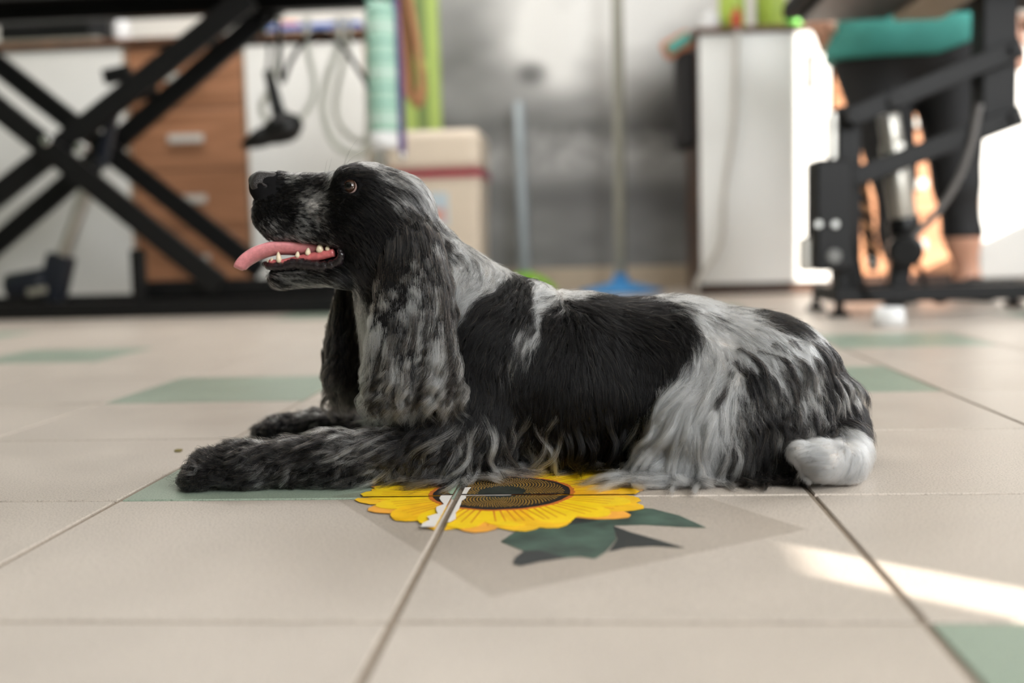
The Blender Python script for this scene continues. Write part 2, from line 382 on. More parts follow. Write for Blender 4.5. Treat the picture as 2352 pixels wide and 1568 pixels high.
def drawer_unit(name, x0, y0, x1, y1, Y, depth, label, group, hand_px, m=M_WOOD):
    X0, X1, Z0, Z1 = prect(x0, y0, x1, y1, Y)
    e = empty(name, ((X0 + X1) / 2, Y + depth / 2, 0), label, 'cabinet', group)
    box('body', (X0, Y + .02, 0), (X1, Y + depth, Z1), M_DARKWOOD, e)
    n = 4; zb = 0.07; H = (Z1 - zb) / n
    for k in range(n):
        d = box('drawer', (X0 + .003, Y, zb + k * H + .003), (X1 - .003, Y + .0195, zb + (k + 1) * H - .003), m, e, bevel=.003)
        bm = bmesh.new(); zc = zb + (k + .5) * H; xc = (X0 + X1) / 2; w = .085
        add_box(bm, (xc - w, Y - .03, zc - .019), (xc + w, Y - .018, zc + .019), .004)
        for s in (-1, 1): add_box(bm, (xc + s * (w - .02) - .006, Y - .02, zc - .006), (xc + s * (w - .02) + .006, Y + .001, zc + .006))
        link('handle', bm, M_SATIN, d)
    return e
YL, YR = 4.0, 3.7
GL, GR = 'cabinets beside the scissor table', 'cabinets behind the person'
door_unit('white_cabinet', -300, 118, 300, 686, YL, .58, 'white cabinet with plain door at the far left behind black scissor table', GL)
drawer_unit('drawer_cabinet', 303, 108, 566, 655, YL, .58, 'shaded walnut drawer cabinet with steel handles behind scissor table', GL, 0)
door_unit('white_cabinet', 569, 98, 848, 660, YL, .58, 'white cabinet behind the hanging black hair dryer', GL)
a = prect(-300, 98, 850, 118, YL)
zt = at(300, 113, YL).z
tag(box('worktop', (a[0], YL - .02, at(300, 109, YL).z + .012), (a[1] + .01, YL + .59, at(300, 109, YL).z + .04), M_TOPWOOD), 'brown worktop over the cabinets beside the scissor table', 'worktop')
ZTL = at(300, 109, YL).z + .04
door_unit('white_cabinet', 1604, 72, 1910, 684, YR, .6, 'sunlit white cabinet with black bar handle beside the mural', GR, handle=(1866, 120, 205), body=M_DARKWOOD, edge=False)
drawer_unit('drawer_cabinet', 1912, 72, 2248, 690, YR, .6, 'sunlit walnut drawer cabinet behind the legs of the person', GR, 0, wood('sunlit_walnut', (196, 142, 104), (164, 110, 76)))  # same walnut as the left drawers, paler: sunlight put into the colour
door_unit('white_cabinet', 2250, 72, 2640, 700, YR, .6, 'white cabinet cut by the right edge behind the grooming table', GR, edge=False)
b0, b1 = at(1600, 68, YR), at(2650, 68, YR)
ZTR = at(1750, 72, YR).z
tag(box('worktop', (b0.x - .01, YR - .02, ZTR + .002), (b1.x, YR + .61, ZTR + .022), M_TOPWOOD), 'thin brown worktop over the white cabinets behind the person', 'worktop')
ZTR += .022

# ------------------------------------------------------------------ things on the left worktop
def bottle(name, px, wpx, ytop, Y, Zb, m, cap, label, group=None, cat='bottle', cap_h=.03):
    c = at(px, 100, Y); s = (Y - CAM.y) / F_PX; r = wpx * s / 2; h = at(px, ytop, Y).z - Zb
    e = empty(name, (c.x, Y, Zb), label, cat, group)
    lathe('body', [(0, 0), (r * .94, 0), (r, .006), (r, h * .68), (r * .9, h * .76), (r * .42, h * .84), (r * .4, h - cap_h * .6), (0, h - cap_h * .6)], (c.x, Y, Zb), m, e)
    lathe('cap', [(0, h - cap_h), (r * .46, h - cap_h), (r * .46, h - .004), (r * .4, h), (0, h)], (c.x, Y, Zb), cap, e)
    return e
M_CWHITE = mat('white_plastic', (226, 226, 226), .4, var=.02)
M_BLUE = mat('blue_plastic', (38, 120, 190), .35, var=.05)
M_TEAL = mat('teal_plastic', (30, 150, 140), .4, var=.06)
M_RED = mat('red_plastic', (196, 58, 40), .4, var=.06)
M_LIME = mat('lime_plastic', (176, 200, 84), .4, var=.06)
M_ORANGE = mat('orange_plastic', (214, 120, 70), .5, var=.06)
Y = YL + .2
e = empty('dryer_box', (at(140, 100, Y).x, Y, ZTL), 'black table dryer with silver base strip on the left worktop', 'appliance')
X0, X1, _, Z1 = prect(28, 34, 258, 112, Y)
bm = bmesh.new(); add_prism(bm, [(X0, Y - .12), (X1 - .06, Y - .12), (X1, Y - .04), (X1, Y + .14), (X0, Y + .14)], ZTL + .035, Z1); link('housing', bm, M_PLASTIC, e)
box('base_strip', (X0 + .005, Y - .13, ZTL), (X1 - .01, Y + .14, ZTL + .033), M_SILVER, e)
box('grille', (X0 + .05, Y - .128, ZTL + .07), (X0 + .2, Y - .1195, Z1 - .03), M_RUBBER, e, bevel=.001)
bottle('shampoo_bottle', 283, 38, 34, Y - .02, ZTL, M_CWHITE, M_CWHITE, 'white shampoo bottle beside the black table dryer', cap_h=.02)
bottle('spray_bottle', 486, 30, 62, Y - .06, ZTL, M_BLUE, M_CWHITE, 'small bright blue bottle seen between the scissor arms', cap_h=.02)
bottle('spray_bottle', 458, 26, 78, Y - .1, ZTL, M_CWHITE, M_RED, 'small white bottle next to the bright blue bottle', cap_h=.015)
bottle('spray_bottle', 602, 26, 52, Y - .05, ZTL, M_TEAL, M_TEAL, 'small teal bottle above the hair dryer', cap_h=.02)
X0, X1, _, Z1 = prect(632, 66, 842, 100, Y)
e = empty('storage_box', ((X0 + X1) / 2, Y, ZTL), 'flat white box with blue lid on the worktop above the hair dryer', 'box')
hb = (Z1 - ZTL)
box('body', (X0 + .006, Y - .13, ZTL), (X1 - .006, Y + .13, ZTL + hb * .5), M_CWHITE, e)
box('lid', (X0, Y - .137, ZTL + hb * .5), (X1, Y + .137, Z1), mat('blue_lid', (70, 110, 190), .4), e, bevel=.006)
X0, X1, _, _ = prect(640, 50, 690, 70, Y)
tag(box('soap_block', (X0, Y - .05, Z1), (X1, Y + .03, Z1 + .035), M_ORANGE, bevel=.012), 'small orange block on the blue box lid', 'soap')

# ------------------------------------------------------------------ scissor-lift grooming table on the left
def P(px, py, Y): return at(px, py, Y)
yn, yf = 3.0, 3.42
e = empty('grooming_table', (P(300, 733, yn).x, 3.2, 0), 'black scissor-lift grooming table with electric actuator on the left', 'grooming table')
TBL = e
xl, xr = P(-420, 700, yn).x, P(790, 700, yn).x
box('base_rail', (xl, yn - .03, 0.0), (xr, yn + .03, P(300, 690, yn).z), M_BLACK, e)
box('base_rail', (xl, yf - .03, 0.0), (xr, yf + .03, .075), M_BLACK, e)
box('cross_rail', (xr - .07, yn + .03, 0.0), (xr, yf - .03, .07), M_BLACK, e)
box('cross_rail', (xl, yn + .03, 0.0), (xl + .07, yf - .03, .07), M_BLACK, e)
X0, X1, Z0, Z1 = prect(345, 640, 800, 692, yn + .12)
box('sliding_channel', (X0, yn + .07, .078), (X1, yn + .19, Z1), M_BLACK, e)
X0, X1, Z0, Z1 = prect(305, 572, 332, 695, yn)
box('stop_post', (X0, yn - .02, P(300, 690, yn).z), (X1, yn + .03, Z1), M_BLACK, e)
W = .088
def arm(pa, pb, Y): bar('scissor_arm', P(*pa, Y), P(*pb, Y), W, .035, M_BLACK, e)
arm((-240, 60), (505, 655), yn - .01); arm((-150, 35), (600, 622), yf)
arm((-240, 632), (575, -8), yn + .035); arm((-170, 700), (650, 0), yf + .05)
for q, Yb in (((110, 322), yn - .028), ((188, 338), yn - .028)):
    p = P(*q, Yb); cyl('pivot_bolt', (p.x, Yb - .02, p.z), (p.x, Yb + .03, p.z), .021, M_CHROME, e, bevel=.006)
p0, p1 = P(285, 165, yn + .02), P(240, 185, yn + .02)
bar('arm_bracket', P(300, 165, yn + .04), P(240, 178, yn + .04), .055, .04, M_BLACK, e)
bar('arm_bracket', P(360, 205, yf + .04), P(310, 222, yf + .04), .05, .04, M_BLACK, e)
bar('lift_strut', P(268, 225, yn + .2), P(232, 385, yn + .2), .04, .04, M_NAVY, e)
ya = yn + .2
cyl('actuator_rod', P(218, 380, ya), P(138, 612, ya), .026, M_SILVER, e)
cyl('actuator_rod', P(226, 360, ya), P(212, 400, ya), .03, M_BLACK, e)
bar('actuator_housing', P(142, 585, ya), P(118, 690, ya), .1, .08, M_NAVY, e, bevel=.012)
pm = P(42, 655, ya)
cyl('actuator_motor', P(20, 660, ya - .02), P(110, 645, ya - .02), .056, M_NAVY, e, bevel=.015)
bar('motor_label', P(62, 672, ya - .078), P(108, 664, ya - .078), .028, .003, M_SILVER, e, bevel=.001)
ztop = P(300, 46, yf + .04).z
box('top_frame', (xl, yn - .04, ztop), (P(848, 20, yn).x, yn + .03, ztop + .07), M_BLACK, e)
box('top_frame', (xl, yf - .03, ztop), (P(848, 20, yn).x, yf + .04, ztop + .07), M_BLACK, e)
box('tabletop', (xl - .05, yn - .1, ztop + .07), (P(862, 20, yn).x, yf + .12, ztop + .105), M_RUBBER, e, bevel=.012)
XE = P(850, 20, yn).x
# hair dryer hanging from the table frame, its cord and hoses
Yd = yn - .02
e = empty('hair_dryer', P(640, 290, Yd), 'black hair dryer hanging nozzle down from the scissor table', 'hair dryer')
ax = (P(560, 333, Yd) - P(672, 286, Yd)); L = ax.length; axn = ax.normalized()
o0 = P(672, 286, Yd)
lathe('barrel', [(0, -.028), (.03, -.024), (.05, -.004), (.056, .03), (.05, .075), (.038, .105), (.036, .115), (0, .115)], o0, M_PLASTIC, e, axis=axn)
lathe('nozzle', [(.036, .11), (.039, .115), (.034, .15), (.016, L + .004), (.012, L + .004), (0, L + .004)], o0, M_PLASTIC, e, axis=axn)
lathe('rear_grille', [(0, -.036), (.024, -.033), (.03, -.025), (0, -.02)], o0, M_RUBBER, e, axis=axn)
tube('handle', [P(648, 285, Yd), P(636, 245, Yd), P(625, 200, Yd), P(614, 162, Yd)], [.03, .026, .022, .016], M_PLASTIC, e, seg=12)
tube('cord', [P(614, 165, Yd), P(618, 110, Yd), P(604, 70, Yd), P(612, 45, Yd), P(612, 36, Yd)], .006, M_RUBBER, e)
hk = tag(tube('cable', [P(640, 44, yn - .02), P(646, 185, yn - .02), P(668, 140, yn - .02), P(702, 92, yn - .02), P(742, 74, yn - .02), P(790, 112, yn - .02), P(842, 190, yn - .02), P(852, 205, yn), P(846, 90, yn), P(846, 40, yn)], .009, M_RUBBER, seg=8), 'black cable looped in an arch above the hair dryer', 'cable')
M_HOSE = mat('pale_hose', (206, 208, 196), .4, var=.03)
def hang(pts, r, label, m=M_HOSE, Yh=3.25):
    pp = [P(pts[0][0], 40, Yh)] + [P(x, y, Yh) for x, y in pts] + [P(pts[-1][0], 40, Yh)]
    tag(tube('hose', pp, r, m, seg=10), label, 'hose', 'pale hoses hanging under the scissor table')
hang([(640, 120), (622, 200), (600, 250), (640, 300), (700, 260), (722, 200), (706, 110)], .011, 'pale hose looped behind the hair dryer handle')
hang([(778, 100), (752, 180), (742, 250), (762, 320), (800, 350), (842, 340), (846, 200)], .013, 'pale hose with the widest loop beside the mint tube')
hang([(800, 100), (780, 180), (770, 250), (790, 300), (836, 322), (852, 240)], .010, 'thin pale hose with the inner loop beside the mint tube', Yh=3.31)

# ------------------------------------------------------------------ things hanging at the end of the table
Ym = yn - .06
c0, c1 = P(884, -60, Ym), P(884, 342, Ym)
rm = 33 * (Ym - CAM.y) / F_PX
e = empty('paper_roll', (c1.x, Ym, c1.z), 'tall mint green tube with white end hanging at the table end', 'tube')
H = c0.z - c1.z
lathe('wrapper', [(0, .06), (rm * .98, .06), (rm, .064), (rm, H - .13), (rm * .9, H - .11), (0, H - .11)], (c1.x, Ym, c1.z), mat('mint_paper', (168, 206, 188), .45, var=.03), e)
lathe('end_cap', [(0, 0), (rm * .9, 0), (rm * .97, .006), (rm * .97, .0595), (0, .0595)], (c1.x, Ym, c1.z), M_CWHITE, e)
for k in range(9):
    z = .1 + k * .055
    lathe('printed_band', [(rm + .0003, z), (rm + .0012, z + .001), (rm + .0012, z + .012), (rm + .0003, z + .013)], (c1.x, Ym, c1.z), mat('mint_print', (132, 182, 166) if k % 3 else (208, 226, 216), .5), e)
cyl('hanger', (c1.x, Ym, c1.z + H - .11), (c1.x, Ym, ztop + .09), .006, M_STEEL, e)
def strap(name, pts, w, t, m, label, cat, Yp):
    bm = bmesh.new(); Pp = catmull([P(x, y, Yp) for x, y in pts], 6)
    for A, B in zip(Pp[:-1], Pp[1:]): add_bar(bm, A, B + (B - A) * .02, w, t, 0)
    return bm
e = empty('purple_leash', P(925, 370, Ym + .06), 'purple webbing leash hanging beside the mint tube', 'leash')
bm = strap('strap', [(906, -40), (912, 60), (918, 160), (922, 260), (925, 352)], .026, .004, None, '', '', Ym + .06)
link('strap', bm, mat('purple_webbing', (84, 58, 128), .7, var=.1, scale=200), e)
q = P(925, 362, Ym + .06); lathe('snap_hook', [(0, -.02), (.008, -.018), (.009, 0), (.012, .012), (.008, .022), (0, .024)], q, M_CHROME, e)
M_ROPE = mat('tan_rope', (172, 124, 86), .8, var=.25, scale=90, bump=.4)
e = empty('rope_leash', P(948, 240, Ym + .1), 'coiled tan rope leash hanging behind the purple leash', 'leash')
for k in range(6):
    xo = k * 5; s = k * 7
    tube('rope_loop', [P(912 + xo * .4, -60, Ym + .07 + .012 * k), P(916 + xo, 70, Ym + .07 + .012 * k), P(926 + xo, 190 + s, Ym + .07 + .012 * k), P(945 + xo * .8, 226 + s * .4, Ym + .07 + .012 * k), P(966 + xo * .3, 190 + s * .3, Ym + .075 + .012 * k), P(952 + xo * .3, 90, Ym + .075 + .012 * k), P(926 + xo * .2, -60, Ym + .075 + .012 * k)], .0095, M_ROPE, e, seg=7, n=6)
cyl('rail', (P(850, 0, yn).x, yn + .0, ztop + .085), (P(850, 0, yn).x + .3, yn + .0, ztop + .085), .012, M_BLACK, TBL)

# ------------------------------------------------------------------ bin, screen, mops in front of the mural
Yb = 3.75
X0, X1, Z0, Z1 = prect(886, 296, 1108, 640, Yb)
e = empty('storage_bin', ((X0 + X1) / 2, Yb + .2, 0), 'cream plastic food bin with a dark red rim band', 'bin')
M_CREAM = mat('cream_plastic', (224, 208, 188), .4, var=.02)
zb0 = P(1000, 408, Yb).z; zb1 = P(1000, 392, Yb).z
def tapered(name, x0, x1, y0, y1, z0, z1, k, m, parent, bv=.03):
    bm = bmesh.new(); add_box(bm, (x0, y0, z0), (x1, y1, z1))
    cx, cy = (x0 + x1) / 2, (y0 + y1) / 2
    for v in bm.verts:
        if v.co.z < (z0 + z1) / 2: v.co.x = cx + (v.co.x - cx) * k; v.co.y = cy + (v.co.y - cy) * k
    ed = [ed for ed in bm.edges if abs(ed.verts[0].co.z - ed.verts[1].co.z) > .01]
    bmesh.ops.bevel(bm, geom=ed, offset=bv, segments=4, affect='EDGES', profile=.5)
    return link(name, bm, m, parent)
tapered('body', X0 + .006, X1 - .006, Yb, Yb + .4, 0, zb0, .93, M_CREAM, e)
tapered('rim_band', X0 - .004, X1 + .006, Yb - .008, Yb + .41, zb0, zb1, 1, mat('dark_red_plastic', (158, 46, 66), .4), e)
bm = bmesh.new(); add_box(bm, (X0, Yb - .002, zb1), (X1, Yb + .402, Z1)); bmesh.ops.bevel(bm, geom=bm.edges[:], offset=.04, segments=4, affect='EDGES', profile=.5)
link('lid', bm, M_CREAM, e)
lx0, lx1, lz0, lz1 = prect(985, 442, 1030, 520, Yb)
lb = box('sticker', (lx0, Yb - .003, lz0), (lx1, Yb + .012, lz1), mat('pale_blue_sticker', (196, 210, 218), .4), e, bevel=.001)
box('sticker_print', (lx0 + .015, Yb - .0042, lz0 + .02), (lx1 - .015, Yb - .0031, lz0 + .08), mat('pink_print', (214, 160, 146), .5), lb, bevel=0)
# lime green screen standing behind the bin
Ys = 4.25
e = empty('folding_screen', (P(970, 600, Ys).x, Ys, 0), 'lime green slatted screen standing behind the cream bin', 'screen')
M_LG = mat('lime_lacquer', (156, 176, 92), .45, var=.05); M_LGD = mat('deep_lime_fabric', (110, 128, 74), .7, var=.08)
for xa, xb in ((928, 958), (984, 1012)):
    xx0, xx1 = P(xa, 200, Ys).x, P(xb, 200, Ys).x; box('post', (xx0, Ys - .025, 0), (xx1, Ys + .025, 2.1), M_LG, e)
box('panel', (P(957, 200, Ys).x, Ys - .006, .06), (P(985, 200, Ys).x, Ys + .012, 2.05), M_LGD, e, bevel=0)
for z in (.06, 1.1, 2.05): box('cross_rail', (P(957, 200, Ys).x, Ys - .015, z), (P(985, 200, Ys).x, Ys + .02, z + .05), M_LG, e)
# mops
def mop(name, x_top, y_top, x_bot, Yq, r, mh, head_m, label, head_w, head_kind, head_z=.05):
    gb = ground(x_bot, 640 if x_bot < 1300 else 655); bx = P(x_bot, 620, Yq).x
    top = P(x_top, y_top, Yq + .1); e = empty(name, (bx, Yq, 0), label, 'mop')
    cyl('handle', (bx, Yq, head_z), top, r, mh, e, seg=14)
    cyl('collar', (bx, Yq, head_z * .7), (bx + (top.x - bx) * .02, Yq + .002, head_z + (top.z - head_z) * .02), r * 1.3, head_m, e, seg=14)
    bm = bmesh.new()
    if head_kind == 'flat':
        add_lathe(bm, [(0, head_z + .012), (.03, head_z + .008), (.07, head_z - .008), (head_w, .012), (head_w + .012, 0.0), (0, 0.0)], (bx, Yq, 0), seg=28)
    else:
        for k in range(26):
            a = k / 26 * math.tau; w = head_w * rnd.uniform(.75, 1.0)
            pts = catmull([Vector((bx + .015 * math.cos(a), Yq + .015 * math.sin(a), head_z + .01)), Vector((bx + w * .6 * math.cos(a), Yq + w * .5 * math.sin(a), head_z * .75)), Vector((bx + w * math.cos(a), Yq + w * .6 * math.sin(a), .012))], 5)
            add_tube(bm, pts, .012, 6)
    link('head', bm, head_m, e, shade=True); return e
mop('floor_mop', 1192, 235, 1205, 4.3, .030, mat('grey_blue_handle', (150, 158, 162), .4, .2), mat('lime_mop', (140, 200, 40), .8), 'mop with thick grey handle and lime green head before the mural', .16, 'strand', .085)
mop('floor_mop', 1415, -260, 1425, 4.2, .028, mat('khaki_handle', (140, 138, 126), .5, .1), mat('bright_blue_mop', (64, 140, 200), .6), 'mop with tall handle and spreading bright blue head before the mural', .2, 'flat', .05)

# ------------------------------------------------------------------ beside and on the right cabinets
Yk = YR + .1
xk = P(1604, 300, YR).x
e = empty('hanging_bag', (xk - .06, Yk, P(1580, 330, Yk).z), 'black fabric bag hanging on the cabinet side near the mural', 'bag')
bm = bmesh.new(); add_box(bm, (xk - .085, Yk - .05, P(1580, 340, Yk).z), (xk - .002, Yk + .15, P(1580, 118, Yk).z)); bmesh.ops.bevel(bm, geom=bm.edges[:], offset=.025, segments=3, affect='EDGES', profile=.5)
link('pouch', bm, mat('black_fabric', (30, 28, 28), .85, var=.2, scale=60), e)
tube('strap', [(xk - .03, Yk + .02, P(1580, 125, Yk).z), (xk - .02, Yk + .05, P(1580, 80, Yk).z), (xk - .03, Yk + .08, P(1580, 125, Yk).z)], .008, M_RUBBER, e)
pa, pb = P(1523, 122, Yk - .02), P(1590, 86, Yk - .02)
e = empty('slicker_brush', pa, 'orange brush with teal back sticking out of the black bag', 'brush')
bar('brush_body', pa, pb, .085, .05, mat('orange_brown_rubber', (188, 120, 84), .6), e, bevel=.018)
bar('brush_back', pa + Vector((.018, -.032, .006)), pb + Vector((-.012, -.032, .002)), .042, .022, M_TEAL, e, bevel=.009)
tag(tube('power_cord', [P(1694, 70, YR - .025), P(1690, 180, YR - .015), P(1684, 300, YR - .015), P(1664, 440, YR - .015), P(1655, 560, YR - .015), P(1606, 640, YR - .015), P(1600, 670, YR - .015)], .011, mat('white_cord', (196, 192, 184), .5), seg=8), 'white power cord hanging down the sunlit white cabinet', 'cord')
bottle('lime_jug', 1682, 58, -70, YR + .16, ZTR, M_LIME, M_CWHITE, 'translucent lime jug with white cap at the left on the right worktop')
bottle('lime_jug', 1770, 66, -90, YR + .2, ZTR, M_LIME, M_LIME, 'wide lime jug with lime cap near the arm of the person')
bottle('spray_bottle', 1692, 22, 18, YR + .04, ZTR, M_RED, M_RED, 'small red bottle in front of the lime jugs', cap_h=.02)
bottle('tub', 1632, 44, 26, YR + .1, ZTR, M_CWHITE, M_CWHITE, 'short white tub at the left end of the right worktop', cat='tub')
bottle('sponge_bottle', 1822, 40, 38, YR + .05, ZTR, mat('grass_green_plastic', (104, 190, 70), .4), M_LIME, 'low grass green tub under the arm of the person', cat='tub')

# ------------------------------------------------------------------ grooming table on the right
yr = 2.25
e = empty('grooming_table', (P(2100, 700, yr).x, yr + .2, 0), 'black parallel-arm grooming table with silver actuator on the right', 'grooming table')
TBR = e
X0, X1, Z0, Z1 = prect(1860, 368, 1972, 620, yr)
box('control_box', (X0, yr - .08, Z0), (X1 - .03, yr + .06, Z1), M_BLACK, e, bevel=.01)
X0b, X1b, Z0b, Z1b = prect(1838, 545, 1862, 622, yr); box('box_socket', (X0b, yr - .03, Z0b), (X1b + .004, yr + .03, Z1b), M_SILVER, e, bevel=.008)
pk = P(1915, 588, yr - .08); cyl('box_switch', (pk.x, yr - .092, pk.z), (pk.x, yr - .079, pk.z), .02, mat('grey_plastic', (120, 120, 118), .4), e)
for q in ((1880, 515), (1918, 515)):
    pk = P(*q, yr - .08); cyl('box_bolt', (pk.x, yr - .086, pk.z), (pk.x, yr - .079, pk.z), .011, M_STEEL, e, seg=12, bevel=.002)
X0, X1, Z0, Z1 = prect(1926, 242, 1978, 702, yr)
box('column', (X0, yr + .0, .05), (X1, yr + .1, Z1), M_BLACK, e)
X0s, X1s, Z0s, Z1s = prect(1912, 255, 1932, 372, yr); box('column_plate', (X0s, yr + .02, Z0s), (X1s, yr + .08, Z1s), M_SILVER, e)
for Yq in (yr - .03, yr + .13):
    bar('lift_arm', P(1948, 272, Yq), P(2345, 108, Yq), .058, .03, M_BLACK, e)
    bar('lift_arm', P(1950, 412, Yq), P(2345, 264, Yq), .058, .03, M_BLACK, e)
for q in ((2332, 112), (2332, 268), (1958, 270), (1958, 408), (2052, 232)):
    p = P(*q, yr - .05); cyl('pivot_bolt', (p.x, yr - .06, p.z), (p.x, yr + .17, p.z), .018, M_BLACK, e, bevel=.004)
X0, X1, Z0, Z1 = prect(2256, -60, 2340, 294, yr); box('lifting_plate', (X0, yr + .0, Z0), (X1, yr + .1, Z1), M_BLACK, e, bevel=.008)
ZU = Z1
yq = yr + .05
cyl('actuator_tube', P(2040, 262, yq), P(2056, 368, yq), .032, M_SILVER, e, seg=24)
cyl('actuator_tube', P(2050, 330, yq), P(2076, 505, yq), .038, M_SILVER, e, seg=24)
cyl('actuator_mount', P(2036, 236, yq), P(2041, 268, yq), .02, M_BLACK, e)
cyl('actuator_collar', P(2074, 500, yq), P(2080, 545, yq), .046, M_PLASTIC, e)
pk = P(2078, 575, yq); cyl('actuator_motor', (pk.x - .03, yq - .12, pk.z), (pk.x + .01, yq + .05, pk.z), .05, M_PLASTIC, e, seg=28, bevel=.012)
bar('actuator_foot', P(2072, 600, yq), P(2052, 712, yq), .055, .05, M_BLACK, e, bevel=.006)
X0, X1, Z0, Z1 = prect(1975, 654, 2470, 688, yr); box('base_rail', (X0 - .08, yr - .03, Z0), (X1, yr + .03, Z1), M_BLACK, e)
box('base_rail', (X0 - .06, yr + .30, Z0), (X1, yr + .36, Z1), M_BLACK, e); box('cross_rail', (X0 - .08, yr + .03, Z0), (X0 - .02, yr + .30, Z1), M_BLACK, e)
box('cross_rail', (X1 - .06, yr + .03, Z0), (X1, yr + .30, Z1), M_BLACK, e)
for xx in (X0 - .06, X1 - .05):
    for Yc in (yr, yr + .33):
        lathe('levelling_foot', [(0, 0), (.03, 0), (.032, .012), (.014, .02), (.012, Z0 + .004), (0, Z0 + .004)], (xx, Yc, 0), M_RUBBER, e)
tube('motor_cable', [P(2100, 600, yq - .06), P(2118, 625, yq - .06), P(2128, 660, yq - .06), P(2150, 690, yq - .05), P(2170, 690, yq)], .008, M_RUBBER, e)
tube('box_cable', [P(1935, 420, yr - .04), P(1955, 480, yr - .05), P(1965, 560, yr - .05), P(1985, 660, yr - .05), P(2010, 690, yr - .04)], .007, M_RUBBER, e)
tube('box_cable', [P(2250, 240, yr - .05), P(2228, 340, yr - .06), P(2196, 420, yr - .06), P(2150, 490, yr - .06), P(2110, 530, yr - .06), P(2085, 560, yr - .06)], .011, mat('grey_cable', (96, 92, 90), .5), e)
box('tray_underside', (P(1888, 20, yr).x, yr - .1, P(2000, 46, yr + .34).z), (P(2112, 20, yr).x, yr + .34, ZU - .03), mat('dark_tray', (58, 56, 54), .5), e, bevel=.01)
box('tray_underside', (P(2124, 20, yr).x, yr - .06, P(2190, 44, yr + .34).z), (P(2254, 20, yr).x, yr + .34, ZU - .03), mat('beige_tray', (190, 174, 154), .5), e, bevel=.01)
box('tabletop', (P(1850, 0, yr).x, yr - .16, ZU - .03), (P(2560, 0, yr).x, yr + .38, ZU + .02), M_RUBBER, e, bevel=.012)
# white foot of the right table, built as a shallow dish
pf = ground(2052, 752)
X0, X1 = at(2014, 738, pf.y).x, at(2092, 738, pf.y).x
e = empty('table_foot', ((X0 + X1) / 2, pf.y + .06, 0), 'small white foot bowl on the floor under the right table actuator', 'plate')
rb = (X1 - X0) / 2
lathe('plate', [(0, 0), (rb * .82, 0), (rb, .004), (rb * .86, .05), (rb * .82, .05), (rb * .7, .012), (0, .01)], ((X0 + X1) / 2, pf.y + rb, 0), M_CWHITE, e)
lathe('inner', [(0, .0105), (rb * .69, .0125), (rb * .72, .02), (0, .02)], ((X0 + X1) / 2, pf.y + rb, 0), mat('foot_inset', (200, 206, 208), .1), e)
# twisted leash hanging at the column
e = empty('twisted_leash', P(1998, 640, yr + .3), 'twisted tan and black leash hanging beside the table column', 'leash')
for ph, m in ((0, M_ROPE), (math.pi, M_RUBBER)):
    pts = []
    for k in range(40):
        t = k / 39; c = P(1976 + 28 * t, 405 + 190 * t, yr + .16); pts.append(c + Vector((.012 * math.cos(ph + t * 28), .012 * math.sin(ph + t * 28), 0)))
    bm = bmesh.new(); add_tube(bm, pts, .011, 7); link('strand', bm, m, e, shade=True)
p = P(2005, 602, yr + .16); lathe('snap_hook', [(0, -.03), (.014, -.026), (.018, 0), (.014, .02), (0, .024)], p, M_CHROME, e)
# scrap on the floor
p = ground(410, 1037)
tag(link('crumb', (lambda b: (add_box(b, (p.x - .004, p.y - .004, .0003), (p.x + .004, p.y + .004, .003), .001), b)[1])(bmesh.new()), mat('olive_crumb', (120, 108, 60), .8)), 'tiny olive crumb on the beige tile left of the paws', 'crumb')

# ------------------------------------------------------------------ sunflower sticker on the floor
def clip_joints(bm):
    """cut along the tile joints: x = 0 and y = 0"""
    for axis, half in ((0, .0042), (1, .0026)):
        for s in (-1, 1):
            co = [0, 0, 0]; co[axis] = s * half; no = [0, 0, 0]; no[axis] = 1
            bmesh.ops.bisect_plane(bm, geom=bm.verts[:] + bm.edges[:] + bm.faces[:], plane_co=co, plane_no=no)
        kill = [f for f in bm.faces if abs(f.calc_center_median()[axis]) < half]
        bmesh.ops.delete(bm, geom=kill, context='FACES')
    return bm
FC = (0.042, 0.012); FR = .144; DR = .066
e = empty('sunflower_sticker', (FC[0], FC[1], 0), 'worn yellow sunflower floor sticker with green leaves in front of the dog', 'sticker')
STK = e
def flat(name, poly, z, m, parent, th=.0002):
    bm = bmesh.new(); add_prism(bm, poly, z, z + th); clip_joints(bm)
    if not bm.faces: bm.free(); return None
    return link(name, bm, m, parent)
def clear_film():
    m = bpy.data.materials.new('clear_film'); m.use_nodes = True; nt = m.node_tree; b = nt.nodes['Principled BSDF']
    b.inputs['Base Color'].default_value = srgb(150, 134, 110); b.inputs['Alpha'].default_value = .08; b.inputs['Roughness'].default_value = .38
    return m
g = lambda x, y: tuple(ground(x, y)[:2])
A_, B_, C_ = Vector(g(778, 1150)), Vector(g(1128, 1372)), Vector(g(1852, 1216))
D_ = A_ + (C_ - B_); ext = (A_ - B_).normalized() * .02
flat('film', [tuple(A_ + ext), tuple(B_), tuple(C_), tuple(C_ + (A_ - B_) + ext)], .00035, clear_film(), e)
M_LEAF = mat('leaf_print', (56, 78, 66), .45, var=.5, scale=40)
M_LEAFD = mat('dark_leaf_print', (30, 35, 34), .45, var=.3, scale=40)
lf = [(1150, 1245), (1196, 1214), (1290, 1196), (1360, 1176), (1425, 1163), (1500, 1170), (1562, 1186), (1622, 1213), (1560, 1211), (1480, 1206), (1408, 1208), (1416, 1240), (1392, 1268), (1368, 1284), (1330, 1279), (1270, 1284), (1226, 1290), (1202, 1266)]
flat('leaf', [g(*q) for q in lf], .0006, M_LEAF, e)
flat('leaf', [g(*q) for q in [(1408, 1209), (1450, 1224), (1500, 1238), (1572, 1259), (1500, 1255), (1440, 1258), (1398, 1268), (1418, 1240)]], .0006, M_LEAFD, e)
